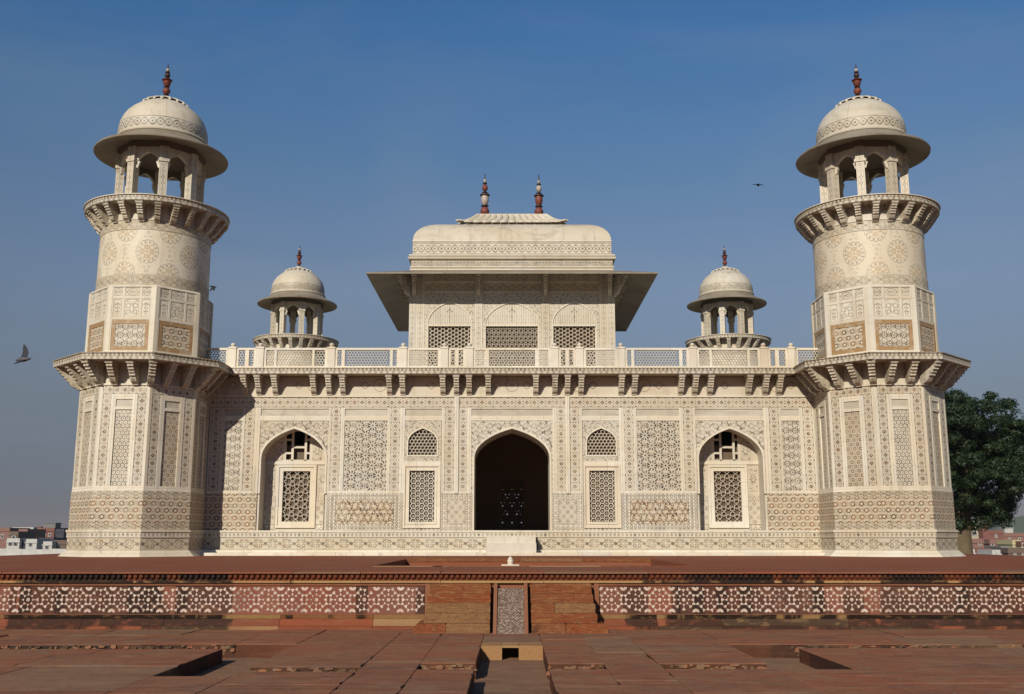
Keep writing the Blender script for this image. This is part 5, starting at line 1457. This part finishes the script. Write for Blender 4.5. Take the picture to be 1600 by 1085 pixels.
# low white boundary wall on the left, weeds at its foot
bw = MB()
q = [(-34.0, 62.0), (-30.0, 61.0), (-26.5, 60.0), (-22.5, 58.5)]
for (xa, ya), (xb, yb) in zip(q, q[1:]):
    bw.face([(xa, ya, -1.05), (xb, yb, -1.05), (xb, yb, -.16), (xa, ya, -.10)]); bw.face([(xa, ya, -.10), (xb, yb, -.16), (xb, yb + .5, -.16), (xa, ya + .5, -.10)]); bw.face([(xb, yb + .5, -1.05), (xa, ya + .5, -1.05), (xa, ya + .5, -.10), (xb, yb + .5, -.16)])
o = bw.build('boundary_wall', 'town_white'); tag(o, None, 'low whitewashed wall beyond the platform left of the mausoleum', 'wall')
wd = MB(); rw = random.Random(9)
for k in range(60):
    x = rw.uniform(-30, -24); y = 56 + rw.uniform(-.6, .6); hgt = rw.uniform(.25, .55) * (1.5 if k % 13 == 0 else 1)
    for _ in range(7):
        a = rw.uniform(0, 6.28); t = rw.uniform(.1, .3)
        wd.face([(x, y, -1.05), (x + .03, y, -1.05), (x + math.cos(a) * t, y + math.sin(a) * t, -1.05 + hgt)])
wd.build('weeds', 'leaf', kind='stuff')
# far wooded rise on the right skyline
hm = MB(); rh = random.Random(2)
prof = [(610, 8), (622, 14), (634, 22), (644, 26), (660, 29), (700, 28), (760, 30), (820, 27), (880, 15)]
for (xa, ha), (xb, hb) in zip(prof, prof[1:]):
    hm.face([(xa, 1300, -4.4), (xb, 1300, -4.4), (xb, 1340, hb), (xa, 1340, ha)]); hm.face([(xa, 1340, ha), (xb, 1340, hb), (xb, 1480, -4.4), (xa, 1480, -4.4)])
hm.build('wooded_hill', 'leaf_hazy', kind='structure')

# ================================================================== HAZE
hz = MB().box(-1700, 1700, -200, 1700, -5.6, 31.5)
m = bpy.data.materials.new('haze'); m.use_nodes = True; nt = m.node_tree; nt.nodes.clear()
out = nt.nodes.new('ShaderNodeOutputMaterial'); pv = nt.nodes.new('ShaderNodeVolumePrincipled')
pv.inputs['Color'].default_value = (0.60, 0.66, 0.74, 1); pv.inputs['Density'].default_value = 0.00016
nt.links.new(pv.outputs[0], out.inputs['Volume']); MAT['haze'] = m
hz.build('haze', 'haze', kind='stuff')
# ================================================================== BIRDS
MAT['bird_dark'] = plain('dark_feather', (0.02, 0.02, 0.027), 0.6); MAT['bird_mid'] = plain('slate_feather', (0.075, 0.072, 0.08), 0.6, 0.5)
def bird(name, loc, label, cat, S, wing_l, wing_r, rz, pitch=0.0, roll=0.0, m0='bird_mid', m1='bird_dark'):
    """body along +x; each wing a list of (outward, up, back) joints from shoulder to tip"""
    b = empty(name, loc); tag(b, None, label, cat)
    b.rotation_euler = (roll, pitch, rz)
    body = MB().lathe([(.001, -.17), (.03, -.13), (.055, -.05), (.06, .02), (.045, .09), (.03, .115), (.034, .14), (.028, .165), (.008, .18), (.005, .20), (.001, .205)], 12)
    body.v = [(z * S, y * S, x * S * .9) for x, y, z in body.v]
    body.build('body', m0, b, 60)
    tl = MB()
    fan = [(-.10, .03), (-.25, .10), (-.27, .05), (-.275, 0), (-.27, -.05), (-.25, -.10), (-.10, -.03)]
    tl.face([(x * S, y * S, .006 * S) for x, y in fan]); tl.face([(x * S, y * S, -.004 * S) for x, y in reversed(fan)])
    tl.build('tail', m1, b)
    for s, W in ((1, wing_l), (-1, wing_r)):
        w = MB(); ch = [.16, .15, .11, .03]
        for top in (.006, -.006):
            rows = [[((.06 - bk) * S, s * o * S, (u + top) * S), ((.06 - bk - c) * S, s * o * S, (u + top * .3 - .01) * S)] for (o, u, bk), c in zip(W, ch)]
            for i in range(len(rows) - 1): w.face([rows[i][0], rows[i + 1][0], rows[i + 1][1], rows[i][1]])
        w.build('wing', m1, b)
    return b
bird('pigeon', (PX(36, 21, 562), 21, PZz(562, 21)), 'grey pigeon flying in from the left edge, wings raised and tail fanned', 'pigeon', 1.0,
     [(.02, .02, -.02), (.09, .13, -.03), (.14, .22, .02), (.17, .31, .10)], [(.02, 0, -.02), (.10, -.03, -.02), (.15, -.05, .04), (.19, -.07, .12)], R(-12), R(-4), R(14), 'bird_mid')
bird('pigeon', (PX(333.5, 29, 451), 29, PZz(451, 29)), 'dark pigeon fluttering beside the left corner tower', 'pigeon', .72,
     [(.03, .02, 0), (.10, .06, .02), (.14, .04, .08), (.15, .0, .16)], [(.03, .02, 0), (.08, -.06, .02), (.10, -.12, .08), (.10, -.16, .14)], R(-55), R(35), R(10), 'bird_dark')
bird('bird_of_prey', (PX(1185, 75, 290), 75, PZz(290, 75)), 'small dark bird gliding in the sky left of the right tower', 'bird', 1.3,
     [(.03, .02, 0), (.14, .055, -.02), (.26, .05, .03), (.36, .03, .12)], [(.03, .02, 0), (.14, .05, -.02), (.26, .03, .03), (.34, -.01, .12)], R(75), 0, R(6), 'bird_dark')
for o in bpy.data.objects:
    if o.type == 'EMPTY': o.empty_display_size = .2
